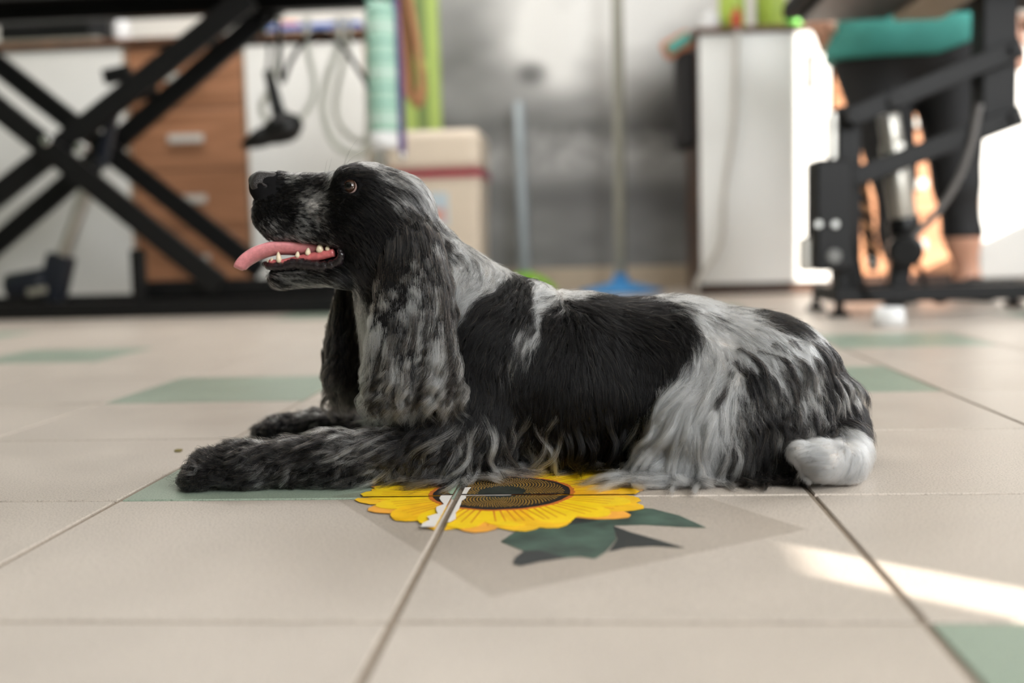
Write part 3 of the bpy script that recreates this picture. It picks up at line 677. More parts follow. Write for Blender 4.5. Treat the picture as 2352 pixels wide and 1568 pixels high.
flat('leaf', [g(*q) for q in [(1204, 1268), (1240, 1266), (1300, 1282), (1240, 1291), (1196, 1301), (1178, 1296), (1184, 1282)]], .0009, M_LEAFD, e)
flat('leaf', [g(*q) for q in [(1300, 1190), (1380, 1168), (1470, 1162), (1440, 1186), (1380, 1196), (1310, 1206)]], .0009, M_LEAFD, e)
M_PET = [mat('petal_yellow', (246, 206, 20), .42, var=.07, scale=60), mat('petal_gold', (244, 190, 24), .42, var=.1, scale=60), mat('petal_amber', (236, 166, 60), .42, var=.12, scale=50)]
M_VEIN = mat('petal_vein', (214, 130, 30), .45, var=.1)
prs = random.Random(11)
def petal(a, L, w, z, m):
    ca, sa = math.cos(a), math.sin(a); bend = prs.uniform(-.12, .12)
    prof = [(0.0, .32), (.2, .62), (.45, .95), (.66, 1.0), (.84, .86), (.95, .5), (1.0, 0.05), (.95, -.4), (.84, -.8), (.64, -1.0), (.42, -.95), (.2, -.65), (0, -.32)]
    r0 = DR * .82
    def pt(t, s):
        r = r0 + (L - r0) * t; off = s * w + bend * L * t * t
        return (FC[0] + ca * r - sa * off, FC[1] + sa * r + ca * off)
    o = flat('petal', [pt(*q) for q in prof], z, m, STK)
    if o is None: return
    for s0 in (-.42, 0, .45):
        vv = [pt(.1, s0 * .6 + .045), pt(.75, s0 + .03), pt(.75, s0 - .03), pt(.1, s0 * .6 - .045)]
        bm = bmesh.new(); add_prism(bm, vv, z + .00022, z + .00026); clip_joints(bm)
        if bm.faces: link('vein', bm, M_VEIN, o)
        else: bm.free()
for k in range(21):
    petal(k / 21 * math.tau + .1, FR * prs.uniform(.9, 1.04), .0215, .0010 + .00001 * k, M_PET[2] if k % 3 == 0 else M_PET[1])
for k in range(21):
    petal((k + .5) / 21 * math.tau + .1 + prs.uniform(-.04, .04), FR * prs.uniform(.84, 1.0), .0205, .0014 + .00001 * k, M_PET[0] if k % 4 else M_PET[1])
def ring(r0, r1, n=64, jag=0.0):
    out = [(FC[0] + (r1 + prs.uniform(-jag, jag)) * math.cos(k / n * math.tau), FC[1] + (r1 + prs.uniform(-jag, jag)) * math.sin(k / n * math.tau)) for k in range(n)]
    return out
flat('disc_rim', ring(0, DR * 1.06, jag=.0012), .0018, mat('disc_rim_print', (196, 108, 40), .5, var=.2, scale=200), e)
flat('disc', ring(0, DR, jag=.0008), .0021, mat('disc_print', (34, 27, 22), .55, var=.35, scale=260), e)
flat('disc_heart', ring(0, DR * .5, jag=.0015), .0024, mat('heart_print', (34, 40, 34), .55, var=.35, scale=200), e)
# rings of tiny printed florets: too many to pick apart
bm = bmesh.new(); ga = math.pi * (3 - math.sqrt(5))
for k in range(190, 1290):
    r = DR * .98 * math.sqrt(k / 1500); a = k * ga; cx, cy = FC[0] + r * math.cos(a), FC[1] + r * math.sin(a)
    if abs(cx) < .0055 or abs(cy) < .0035: continue
    s = .00085; c_, s_ = math.cos(a) * s, math.sin(a) * s
    v = [bm.verts.new((cx + i * c_ * 1.5 - j * s_, cy + i * s_ * 1.5 + j * c_, .0028)) for i, j in ((-1, 0), (0, -.9), (1, 0), (0, .9))]
    bm.faces.new(v)
fl = link('florets', bm, mat('floret_print', (206, 158, 66), .5, var=.3, scale=90), e); fl['kind'] = 'stuff'
# scuffed white rims where the sticker is cut by the joints
M_PEEL = mat('peeled_paper', (222, 216, 210), .7, var=.05)
def jag(x0, y0, x1, y1, w0, w1, n, side):
    pa, pb = Vector((x0, y0)), Vector((x1, y1)); t = (pb - pa).normalized(); nn = Vector((-t.y, t.x)) * side
    return [tuple(pa + (pb - pa) * k / n) for k in range(n + 1)] + [tuple(pa + (pb - pa) * k / n + nn * prs.uniform(w0, w1)) for k in range(n, -1, -1)]
for poly in (jag(-.0043, -.003, -.0043, -.115, .003, .015, 10, -1), jag(.0043, .03, .0043, -.1, .0015, .006, 12, 1), jag(.0043, -.0027, .052, -.0027, .0004, .0015, 8, -1)):
    flat('peeled_edge', poly, .0030, M_PEEL, e)
flat('worn_edge', jag(-.0043, .055, -.0043, .003, .001, .006, 8, -1), .0030, mat('worn_green', (140, 160, 136), .6), e)

# ------------------------------------------------------------------ implicit surfaces -> one continuous mesh
class Field:
    """signed distance on a grid, grown from tapered capsules with smooth unions"""
    def __init__(self, lo, hi, h):
        self.lo = np.array(lo, float); self.h = h
        self.n = np.ceil((np.array(hi) - self.lo) / h).astype(int) + 1
        self.f = np.full(self.n, 0.2, np.float32)
    def _sub(self, a, b, m):
        i0 = np.maximum(((np.minimum(a, b) - m - self.lo) / self.h).astype(int), 0)
        i1 = np.minimum(((np.maximum(a, b) + m - self.lo) / self.h).astype(int) + 2, self.n)
        ax = [self.lo[k] + self.h * np.arange(i0[k], i1[k]) for k in range(3)]
        return tuple(slice(i0[k], i1[k]) for k in range(3)), np.stack(np.meshgrid(*ax, indexing='ij'), -1).astype(np.float32)
    def cone(self, a, b, ra, rb, k=.015, sub=False, scale=(1, 1, 1), margin=.07):
        a = np.array(a, float); b = np.array(b, float); s = np.array(scale, float)
        sl, X = self._sub(a, b, max(ra, rb) * max(1, s.max()) + margin)
        d = cone_sdf(X, a, b, ra, rb, s); g = self.f[sl]
        if sub: d = -d
        h = np.maximum(k - np.abs(g - d), 0) / k
        self.f[sl] = (np.maximum(g, d) + h * h * k * .25) if sub else (np.minimum(g, d) - h * h * k * .25)
    def sample(self, Pp, grad=False):
        q = (Pp - self.lo) / self.h; q = np.clip(q, 0.001, self.n - 1.002); i = q.astype(int); t = (q - i)
        x, y, z = i.T; u, v, w = t.T; f = self.f
        c = [[[f[x + a, y + b, z + c_] for c_ in (0, 1)] for b in (0, 1)] for a in (0, 1)]
        l = lambda p, q_, t_: p + (q_ - p) * t_
        X0 = [[l(c[0][b][k], c[1][b][k], u) for k in (0, 1)] for b in (0, 1)]
        val = l(l(X0[0][0], X0[1][0], v), l(X0[0][1], X0[1][1], v), w)
        if not grad: return val
        e = self.h * 1.5; g = np.stack([self.sample(Pp + np.eye(3)[k] * e) - self.sample(Pp - np.eye(3)[k] * e) for k in range(3)], -1)
        return val, g / (np.linalg.norm(g, axis=1, keepdims=True) + 1e-9)
    def mesh(self):
        f = self.f; s = f < 0; n = self.n
        C8 = [(a, b, c) for a in (0, 1) for b in (0, 1) for c in (0, 1)]
        cut = lambda A, o: A[o[0]:n[0] - 1 + o[0], o[1]:n[1] - 1 + o[1], o[2]:n[2] - 1 + o[2]]
        cnt = sum(cut(s, o).astype(np.int8) for o in C8); idx = np.argwhere((cnt > 0) & (cnt < 8))
        acc = np.zeros((len(idx), 3)); m = np.zeros(len(idx))
        for a in C8:
            for k in range(3):
                if a[k]: continue
                b = list(a); b[k] = 1
                fa = f[tuple((idx + a).T)]; fb = f[tuple((idx + b).T)]; x = (fa < 0) != (fb < 0)
                t = np.where(x, fa / np.where(x, fa - fb, 1), 0)
                p = np.array(a, float)[None] + t[:, None] * np.eye(3)[k]
                acc[x] += p[x]; m[x] += 1
        V = self.lo + (idx + acc / m[:, None]) * self.h
        vid = np.full(n - 1, -1, np.int32); vid[tuple(idx.T)] = np.arange(len(idx))
        Q = []
        for k in range(3):
            u, v = (k + 1) % 3, (k + 2) % 3
            a = s; b = np.roll(s, -1, axis=k); x = a != b
            E_ = np.argwhere(x); E_ = E_[(E_[:, k] < n[k] - 1) & (E_[:, u] > 0) & (E_[:, v] > 0) & (E_[:, u] < n[u] - 1) & (E_[:, v] < n[v] - 1)]
            du = np.eye(3, dtype=int)[u]; dv = np.eye(3, dtype=int)[v]
            q = np.stack([vid[tuple((E_ - du - dv).T)], vid[tuple((E_ - dv).T)], vid[tuple(E_.T)], vid[tuple((E_ - du).T)]], -1)
            fl = ~s[tuple(E_.T)]; q[fl] = q[fl][:, ::-1]; Q.append(q)
        Q = np.concatenate(Q); return V, Q[(Q >= 0).all(1)]
def cone_sdf(X, a, b, ra, rb, s=np.ones(3)):
    ab = b - a; L2 = max(float(ab @ ab), 1e-12)
    t = np.clip(((X - a) @ ab) / L2, 0, 1)[..., None]
    d = (X - (a + t * ab)) / s
    return (np.sqrt((d * d).sum(-1)) - (ra + (rb - ra) * t[..., 0])) * float(s.min())
def mesh_from(name, V, Q, m, parent=None, keep=True):
    me = bpy.data.meshes.new(name); me.from_pydata(V.tolist(), [], Q.tolist()); smooth(me); me.materials.append(m)
    o = bpy.data.objects.new(name, me); COL.objects.link(o)
    if parent is not None: o.parent = parent
    return o

# ------------------------------------------------------------------ the person behind the right table
def make_person():
    Yp = 2.98; e = empty('person', (P(2085, 100, Yp).x, Yp, 0), 'person in teal shirt, black cropped leggings and black shoes standing behind the right table', 'person')
    ex_, ey_ = e.location.x, e.location.y; sc = (Yp - CAM.y) / F_PX
    def W(px, py, dy=0.0):
        p = P(px, py, Yp + dy); return np.array((p.x - ex_, p.y - ey_, p.z))
    cx = 0.0; zw = W(2085, 0)[2]
    SK = []
    hipL, hipR = W(2005, 150), W(2178, 150)
    kneeL, kneeR = W(2052, 400, -.03), W(2196, 420, -.03)
    ankL, ankR = W(2066, 640), W(2222, 640)
    sh = zw + .42; head = zw + .66
    legs = [(hipL, kneeL, .128, .072), (kneeL, ankL * .55 + kneeL * .45, .062, .058), (ankL * .55 + kneeL * .45, ankL, .055, .036), (ankL, [ankL[0], ankL[1], .06], .036, .035),
            (hipR, kneeR, .132, .075), (kneeR, ankR * .55 + kneeR * .45, .066, .06), (ankR * .55 + kneeR * .45, ankR, .056, .037), (ankR, [ankR[0], ankR[1], .06], .036, .035),
            ([ankL[0], .02, .045], [ankL[0] - .01, -.13, .03], .036, .028), ([ankR[0], .02, .045], [ankR[0] + .01, -.13, .03], .036, .028)]
    trunk = [([-.09, 0, zw - .17], [.09, 0, zw - .17], .155, .155), ([-.07, 0, zw - .02], [.07, 0, zw - .02], .135, .135), ([-.09, 0, zw + .2], [.09, 0, zw + .2], .13, .13),
             ([-.13, .01, sh - .05], [.13, .01, sh - .05], .085, .085), ([0, .01, sh - .02], [0, -.01, sh + .1], .06, .052)]
    eL = W(1790, -110, -.1); hL = W(1866, 34, -.02); eR = np.array([.33, .03, zw + .12]); hR = np.array([.34, -.05, zw - .12])
    sL, sR = np.array([-.2, .01, sh - .05]), np.array([.2, .01, sh - .05])
    arms = [(sL, eL, .055, .042), (eL, hL, .042, .03), (sR, eR, .055, .042), (eR, hR, .042, .028)]
    skull = [([0, -.01, head + .02], [0, .02, head + .04], .085, .088), ([0, -.03, head - .06], [0, -.03, head], .06, .075), ([0, -.105, head - .02], [0, -.095, head + .005], .012, .01),
             ([-.083, 0, head - .01], [-.085, .01, head + .02], .014, .016), ([.083, 0, head - .01], [.085, .01, head + .02], .014, .016)]
    def hand(w, fwd, side):
        fwd = fwd / np.linalg.norm(fwd); s_ = np.cross(fwd, [0, 0, 1.]); s_ /= np.linalg.norm(s_) + 1e-9; dn = np.cross(s_, fwd); out = [(w, w + fwd * .06, .026, .03)]
        for q, L in zip((-.028, -.009, .01, .028), (.06, .072, .068, .05)):
            a = w + fwd * .075 + s_ * q; b = a + fwd * L * .5 - dn * .006 * 1; c = b + fwd * L * .35 + np.array([0, 0, -.02]); out += [(a, b, .0105, .0095), (b, c, .0095, .008)]
        a = w + fwd * .03 + s_ * side * .028; out += [(a, a + fwd * .03 + s_ * side * .028, .012, .01), (a + fwd * .03 + s_ * side * .028, a + fwd * .058 + s_ * side * .03, .01, .0085)]
        return out
    hands = hand(hL, hL - eL, 1) + hand(hR, hR - eR, -1)
    F1 = Field((-.5, -.5, 0), (.55, .3, head + .2), .0085)
    for pr in legs + trunk + arms + skull: F1.cone(*pr, k=.04)
    for pr in hands: F1.cone(*pr, k=.006)
    M_SKIN = mat('skin', (214, 162, 136), .55, var=.05, sss=.1)
    V, Q = F1.mesh(); mesh_from('body', V, Q, M_SKIN, e)
    def cloth(name, prims, grow, zlo, zhi, m, k=.05, slope=0.0):
        Fc = Field((-.5, -.4, 0), (.55, .3, head), .0085)
        for a, b, ra, rb in prims: Fc.cone(a, b, ra + grow, rb + grow, k=k)
        Z = Fc.lo[2] + Fc.h * np.arange(Fc.n[2]); X = Fc.lo[0] + Fc.h * np.arange(Fc.n[0])
        zl = zlo(X) if callable(zlo) else np.full(len(X), zlo)
        Fc.f = np.maximum(Fc.f, np.maximum(zl[:, None] - Z[None, :], Z[None, :] - zhi)[:, None, :].astype(np.float32))
        V, Q = Fc.mesh(); return mesh_from(name, V, Q, m, e)
    xc = W(2150, 300)[0]
    cuff = lambda X: np.where(X < W(2132, 500)[0], W(2066, 600)[2], W(2215, 546)[2])
    cloth('leggings', legs[:8] + trunk[:1], .006, cuff, zw - .06, mat('black_leggings', (20, 20, 22), .7, var=.1), k=.035)
    hem = lambda X: W(2085, 142)[2] + .0 + .35 * np.maximum(X - W(2120, 100)[0], 0) + .12 * np.maximum(W(1960, 100)[0] - X, 0)
    cloth('shirt', trunk + [(sL, sL * .45 + eL * .55, .058, .05), (sR, sR * .45 + eR * .55, .058, .05)] + [([-.11, 0, zw - .2], [.11, 0, zw - .2], .165, .165)], .014, hem, sh + .03, mat('teal_shirt', (60, 142, 132), .8, var=.08, scale=14, bump=.2))
    Fh = Field((-.2, -.2, head - .2), (.2, .25, head + .2), .007)
    Fh.cone([0, .02, head + .04], [0, .03, head - .02], .1, .095, k=.02); Fh.cone([0, .09, head - .02], [0, .11, head - .16], .05, .03, k=.03)
    Fh.cone([0, -.12, head - .03], [0, -.1, head - .01], .085, .08, k=.015, sub=True)
    V, Q = Fh.mesh(); mesh_from('hair', V, Q, mat('brown_hair', (70, 48, 34), .5, var=.3, scale=60), e)
    for s in (-1, 1):
        bm = bmesh.new(); bmesh.ops.create_uvsphere(bm, u_segments=12, v_segments=8, radius=.013, matrix=Matrix.Translation((ex_ + s * .032, ey_ - .083, head + .015))); link('eye', bm, mat('eye_white', (225, 222, 216), .2), e, shade=True)
    bm = bmesh.new(); bmesh.ops.create_uvsphere(bm, u_segments=12, v_segments=8, radius=1, matrix=Matrix.Translation((ex_, ey_ - .1, head - .055)) @ Matrix.Diagonal((.024, .01, .007, 1))); link('mouth', bm, mat('lips', (178, 96, 90), .5), e, shade=True)
    for ax_ in (ankL, ankR):
        Fs = Field((ax_[0] - .1, -.26, -.005), (ax_[0] + .1, .14, .15), .006)
        s = -1 if ax_ is ankL else 1
        Fs.cone([ax_[0], .05, .045], [ax_[0] + s * .012, -.15, .036], .048, .044, k=.02); Fs.cone([ax_[0], .04, .05], [ax_[0], .02, .095], .05, .047, k=.02)
        Zs = Fs.lo[2] + Fs.h * np.arange(Fs.n[2]); Fs.f = np.maximum(Fs.f, (.002 - Zs)[None, None, :].astype(np.float32)); Fs.f = np.maximum(Fs.f, (Zs - .105)[None, None, :].astype(np.float32))
        V, Q = Fs.mesh(); mesh_from('shoe', V, Q, M_RUBBER, e)
make_person()

# ------------------------------------------------------------------ the dog
DOG_D = 1.15
DOG = empty('dog', (CAM.x + _sy * DOG_D, CAM.y + _cy * DOG_D, 0), 'black and white roan spaniel lying on the tiles with its tongue out', 'dog')
DOG.rotation_euler = (0, 0, -YAW)
S = DOG_D / F_PX                                 # metres per photograph pixel at the dog's mid-plane
_ex = np.array([_cy, -_sy, 0]); _ey = np.array([_sy, _cy, 0])
def D(px, py, dy=0.0):
    """point of the dog (own axes: x to its tail, y away, z up) seen at px, py, dy metres behind its mid-plane"""
    d = np.array(ray(px, py)); k = (DOG_D + dy) / (d @ _ey); q = d * k
    return np.array([q @ _ex, dy, CAM.z + q[2]])
_R3 = np.array(RT); _U3 = np.array(UP); _F3 = np.array(FW)
def side_uv(X):
    """layout coordinates of the coat pattern, the same on both flanks"""
    y = -np.abs(X[:, 1]); q = X[:, :1] * _ex + (DOG_D + y)[:, None] * _ey + np.array([0, 0, 1.]) * (X[:, 2:3] - CAM.z)
    w = q @ _F3; return 1176 + F_PX * (q @ _R3) / w, 784 - F_PX * (q @ _U3) / w
PR = []   # (group, a, b, ra, rb, k, scale)
def c2(g, A, B, k=.03, both=False, sc=(1, 1, 1)):
    for s in ((1, -1) if both else (1,)):
        PR.append((g, D(A[0], A[1], A[2] * s) if s == 1 else D(A[0], A[1], A[2]) * np.array([1, -1, 1]), D(B[0], B[1], B[2]) if s == 1 else D(B[0], B[1], B[2]) * np.array([1, -1, 1]), A[3] * S, B[3] * S, k, sc))
# trunk
c2('torso', (1130, 835, 0, 150), (1300, 880, 0, 190)); c2('torso', (1300, 880, 0, 190), (1560, 885, 0, 184)); c2('torso', (1560, 885, 0, 184), (1740, 912, 0, 168))
c2('torso', (1740, 912, 0, 168), (1812, 982, -.005, 140)); c2('torso', (1090, 700, 0, 78), (1210, 720, 0, 62)); c2('torso', (960, 890, 0, 98), (1140, 880, 0, 150))
# neck
c2('neck', (1085, 770, 0, 140), (935, 590, 0, 100)); c2('neck', (905, 640, 0, 88), (960, 860, 0, 112)); 
# shoulders and forelegs
c2('torso', (1130, 800, -.045, 100), (1075, 965, -.06, 88), both=True)
c2('fore', (1085, 1000, -.07, 75), (1000, 1030, -.08, 62), k=.02); c2('fore', (1010, 1036, -.08, 58), (760, 1058, -.085, 46), k=.02)
c2('fore', (760, 1058, -.085, 46), (560, 1074, -.085, 42), k=.02); c2('fore', (560, 1072, -.085, 44), (478, 1082, -.082, 40), k=.015)
for dy, x in ((-.098, 452), (-.087, 444), (-.076, 446), (-.066, 458)): c2('fore', (500, 1086, dy * .98, 26), (x, 1098, dy, 21), k=.006)
c2('fore', (1040, 960, .085, 70), (960, 985, .10, 52), k=.02); c2('fore', (960, 985, .10, 50), (740, 982, .15, 38), k=.02); c2('fore', (740, 982, .15, 38), (640, 988, .17, 36), k=.015)
for dy, x in ((.155, 604), (.166, 598), (.177, 602), (.187, 612)): c2('fore', (650, 986, dy, 22), (x, 994, dy, 18), k=.006)
# hind legs
c2('hind', (1755, 900, -.04, 146), (1600, 990, -.095, 88), both=True); c2('hind', (1590, 1010, -.105, 66), (1790, 1060, -.11, 48), k=.02, both=True)
c2('hind', (1790, 1000, -.06, 108), (1830, 1040, -.09, 66), both=True)
c2('hind', (1790, 1068, -.115, 40), (1580, 1082, -.125, 30), k=.015, both=True); c2('hind', (1580, 1082, -.125, 30), (1510, 1086, -.125, 24), k=.012, both=True)
# tail, brought round to the near side
c2('tail', (1860, 940, -.01, 86), (1922, 985, -.04, 50), k=.03); c2('tail', (1922, 985, -.04, 48), (1944, 1040, -.10, 38), k=.02); c2('tail', (1944, 1040, -.10, 38), (1935, 1066, -.14, 36), k=.015)
c2('tail', (1935, 1066, -.14, 36), (1885, 1056, -.165, 29), k=.012); c2('tail', (1885, 1056, -.165, 29), (1838, 1038, -.17, 15), k=.01)
# head
kh = .012
c2('head', (842, 474, 0, 96), (900, 490, 0, 94), k=kh); c2('head', (800, 416, -.026, 30), (850, 430, -.026, 34), k=kh, both=True)
c2('head', (790, 455, 0, 54), (625, 436, 0, 34), k=kh); c2('head', (625, 432, 0, 33), (603, 430, 0, 30), k=kh)
c2('head', (775, 500, -.019, 50), (625, 486, -.0105, 38), k=kh, both=True); c2('head', (618, 500, -.011, 32), (640, 518, -.014, 33), k=.008, both=True)
c2('head', (640, 518, -.014, 33), (765, 536, -.024, 30), k=.008, both=True)
c2('head', (845, 515, -.024, 70), (900, 570, -.03, 74), k=.02, both=True)
c2('head', (900, 560, 0, 95), (925, 590, 0, 95), k=.02)
c2('jaw', (640, 634, -.009, 20), (780, 622, -.021, 26), k=.008, both=True); c2('jaw', (640, 636, 0, 20), (790, 625, 0, 28), k=.01); c2('jaw', (785, 622, -.018, 28), (890, 590, -.02, 62), k=.015, both=True)
LO, HI = np.array([-.46, -.26, -.01]), np.array([.44, .27, .50])
BODY = Field(LO, HI, .003)
for g_, a_, b_, ra_, rb_, k_, s_ in PR: BODY.cone(a_, b_, ra_, rb_, k=k_, scale=s_)
EYE = D(806, 429, -.0345); ER = 17.5 * S
BODY.cone(EYE + [0, -.007, 0], EYE + [0, -.012, 0], 16.5 * S, 19 * S, k=.003, sub=True)
Em = EYE * [1, -1, 1]; BODY.cone(Em + [0, .007, 0], Em + [0, .012, 0], 16.5 * S, 19 * S, k=.003, sub=True)
for s in (1, -1):   # nostrils
    n0 = D(603, 428, -.011) * [1, s, 1]; BODY.cone(n0, n0 + [.006, s * .006 * -1, 0], .0026, .002, k=.002, sub=True)
Zg = BODY.lo[2] + BODY.h * np.arange(BODY.n[2])
BODY.f = np.maximum(BODY.f, (.0035 - Zg)[None, None, :].astype(np.float32))     # rests flat on the tiles
BV, BQ = BODY.mesh()
GROUPS = ['torso', 'neck', 'fore', 'hind', 'tail', 'head', 'jaw']
def group_of(X):
    best = np.full(len(X), 9.); gi = np.zeros(len(X), int)
    for g_, a_, b_, ra_, rb_, k_, s_ in PR:
        d = cone_sdf(X, a_, b_, ra_, rb_, np.array(s_, float)); m = d < best; best[m] = d[m]; gi[m] = GROUPS.index(g_)
    return gi
# ---- coat colour: 1 white .. 0 black, as a layout on the flank
def poly_in(U, V, poly):
    inside = np.zeros(len(U), bool); n = len(poly)
    for i in range(n):
        x0, y0 = poly[i]; x1, y1 = poly[(i + 1) % n]
        c = ((y0 > V) != (y1 > V)) & (U < (x1 - x0) * (V - y0) / (y1 - y0 + 1e-9) + x0); inside ^= c
    return inside
crop7 = lambda pts: [(980 + x * .4592, 580 + y * .4592) for x, y in pts]
BLACKS = [crop7([(395, 95), (500, 130), (530, 220), (570, 310), (545, 335), (440, 360), (455, 440), (420, 480), (340, 570), (480, 480), (560, 410), (600, 330), (680, 240), (850, 198), (1000, 240), (1180, 280), (1290, 350), (1315, 450), (1280, 580), (1200, 665), (1140, 730), (1080, 800), (1000, 860), (980, 980), (800, 1060), (690, 1060), (600, 980), (560, 880), (380, 860), (200, 830), (140, 700), (100, 520), (150, 420), (250, 250), (370, 150)]),
          crop7([(1540, 245), (1700, 285), (1880, 390), (1750, 405), (1640, 370), (1560, 310)]),
          crop7([(1900, 420), (1990, 470), (2080, 590), (2190, 780), (2240, 900), (2100, 850), (1960, 810), (1930, 650), (1890, 500)]),
          [(772, 395), (800, 376), (850, 392), (872, 440), (910, 500), (960, 530), (1010, 560), (1010, 700), (900, 720), (850, 690), (790, 600), (755, 520), (745, 450)],
          [(560, 380), (640, 390), (650, 420), (620, 470), (590, 520), (560, 500)]]
# (u, v, radius, whiteness)
SPOTS = [(1060, 600, 60, .62), (1110, 660, 70, .70), (1030, 700, 60, .66), (1000, 560, 50, .5), (1160, 630, 40, .55), (1240, 690, 40, .72), (1300, 680, 40, .62), (1420, 690, 50, .52), (1500, 690, 60, .56),
         (1600, 700, 70, .6), (1680, 690, 50, .55), (1620, 790, 70, .86), (1700, 760, 60, .72), (1740, 800, 60, .88), (1580, 880, 70, .82), (1680, 860, 70, .82), (1520, 960, 60, .9), (1560, 1010, 70, .96), (1600, 960, 50, .85), (1850, 790, 50, .72),
         (1780, 850, 60, .74), (1860, 860, 50, .54), (1750, 940, 70, .42), (1660, 940, 40, .4), (1690, 1060, 80, .12), (1800, 1060, 80, .15), (1790, 960, 50, .45), (1840, 930, 30, .65), (1880, 960, 30, .5),
         (830, 372, 40, .55), (760, 396, 25, .5), (900, 410, 50, .48), (950, 450, 45, .52), (985, 500, 40, .4), (860, 420, 40, .15), (900, 480, 50, .15), (700, 500, 70, .30), (650, 460, 40, .14), (722, 474, 22, .8), (735, 500, 22, .62), (640, 530, 40, .12), (760, 560, 40, .22),
         (680, 640, 50, .27), (770, 620, 30, .3), (780, 680, 40, .55), (830, 740, 50, .68), (850, 820, 50, .6), (840, 900, 50, .62), (900, 950, 50, .35), (800, 640, 30, .35),
         (1000, 1000, 80, .18), (900, 1030, 60, .24), (700, 1060, 80, .2), (620, 1050, 30, .35), (500, 1080, 80, .08), (480, 1080, 15, .6), (1080, 1060, 60, .45), (1200, 1070, 60, .4), (1130, 1000, 60, .12), (700, 980, 80, .1),
         (1350, 1060, 50, .3), (1440, 1060, 60, .6), (1480, 1090, 60, .8), (1250, 960, 60, .06), (1270, 930, 18, .45), (1080, 560, 40, .62)]
SP = np.array(SPOTS)
def white_of(X):
    U, V = side_uv(X); w = np.zeros(len(U)); ws = np.zeros(len(U))
    for u, v, r, a in SPOTS:
        k = np.exp(-((U - u) ** 2 + (V - v) ** 2) / (2 * (r * .62) ** 2)); w += k * a; ws += k
    w = (w + .004 * .3) / (ws + .004)
    for p in BLACKS: w = np.where(poly_in(U, V, p), np.minimum(w, .02), w)
    # the white tail end lies nearest the camera
    tl = (X[:, 1] < -.075) & (U > 1800) & (V > 975) & (group_of(X) == 4); w = np.where(tl, 1.05, w)
    return w
rs = np.random.RandomState(5)
_ng = rs.rand(24, 24, 24).astype(np.float32)
def vnoise(X, f):
    q = X * f; i = np.floor(q).astype(int); t = q - i; t = t * t * (3 - 2 * t); i %= 23; a, b, c = i.T; u, v, w = t.T; g = _ng
    L_ = lambda p, q_, t_: p + (q_ - p) * t_
    return L_(L_(L_(g[a, b, c], g[a + 1, b, c], u), L_(g[a, b + 1, c], g[a + 1, b + 1, c], u), v), L_(L_(g[a, b, c + 1], g[a + 1, b, c + 1], u), L_(g[a, b + 1, c + 1], g[a + 1, b + 1, c + 1], u), v), w) - .5
BLACK_C, WHITE_C, GREY_C, TAN_C = np.array([.006, .0057, .006]), np.array([.985, .965, .925]), np.array([.20, .18, .165]), np.array([.16, .115, .085])
def hair_colour(w, r1, r2):
    """mix of black, grey and white hairs for whiteness w; r1 per lock, r2 per hair (both -.5 .. .5)"""
    t = w + r1 * .8 * np.clip(w * 4, .12, 1) + r2 * .34 * np.clip(w * 4, .08, 1)
    k = np.clip((t - .29) / .27, 0, 1)[:, None]; c = BLACK_C + (WHITE_C - BLACK_C) * k ** 1.15
    return c
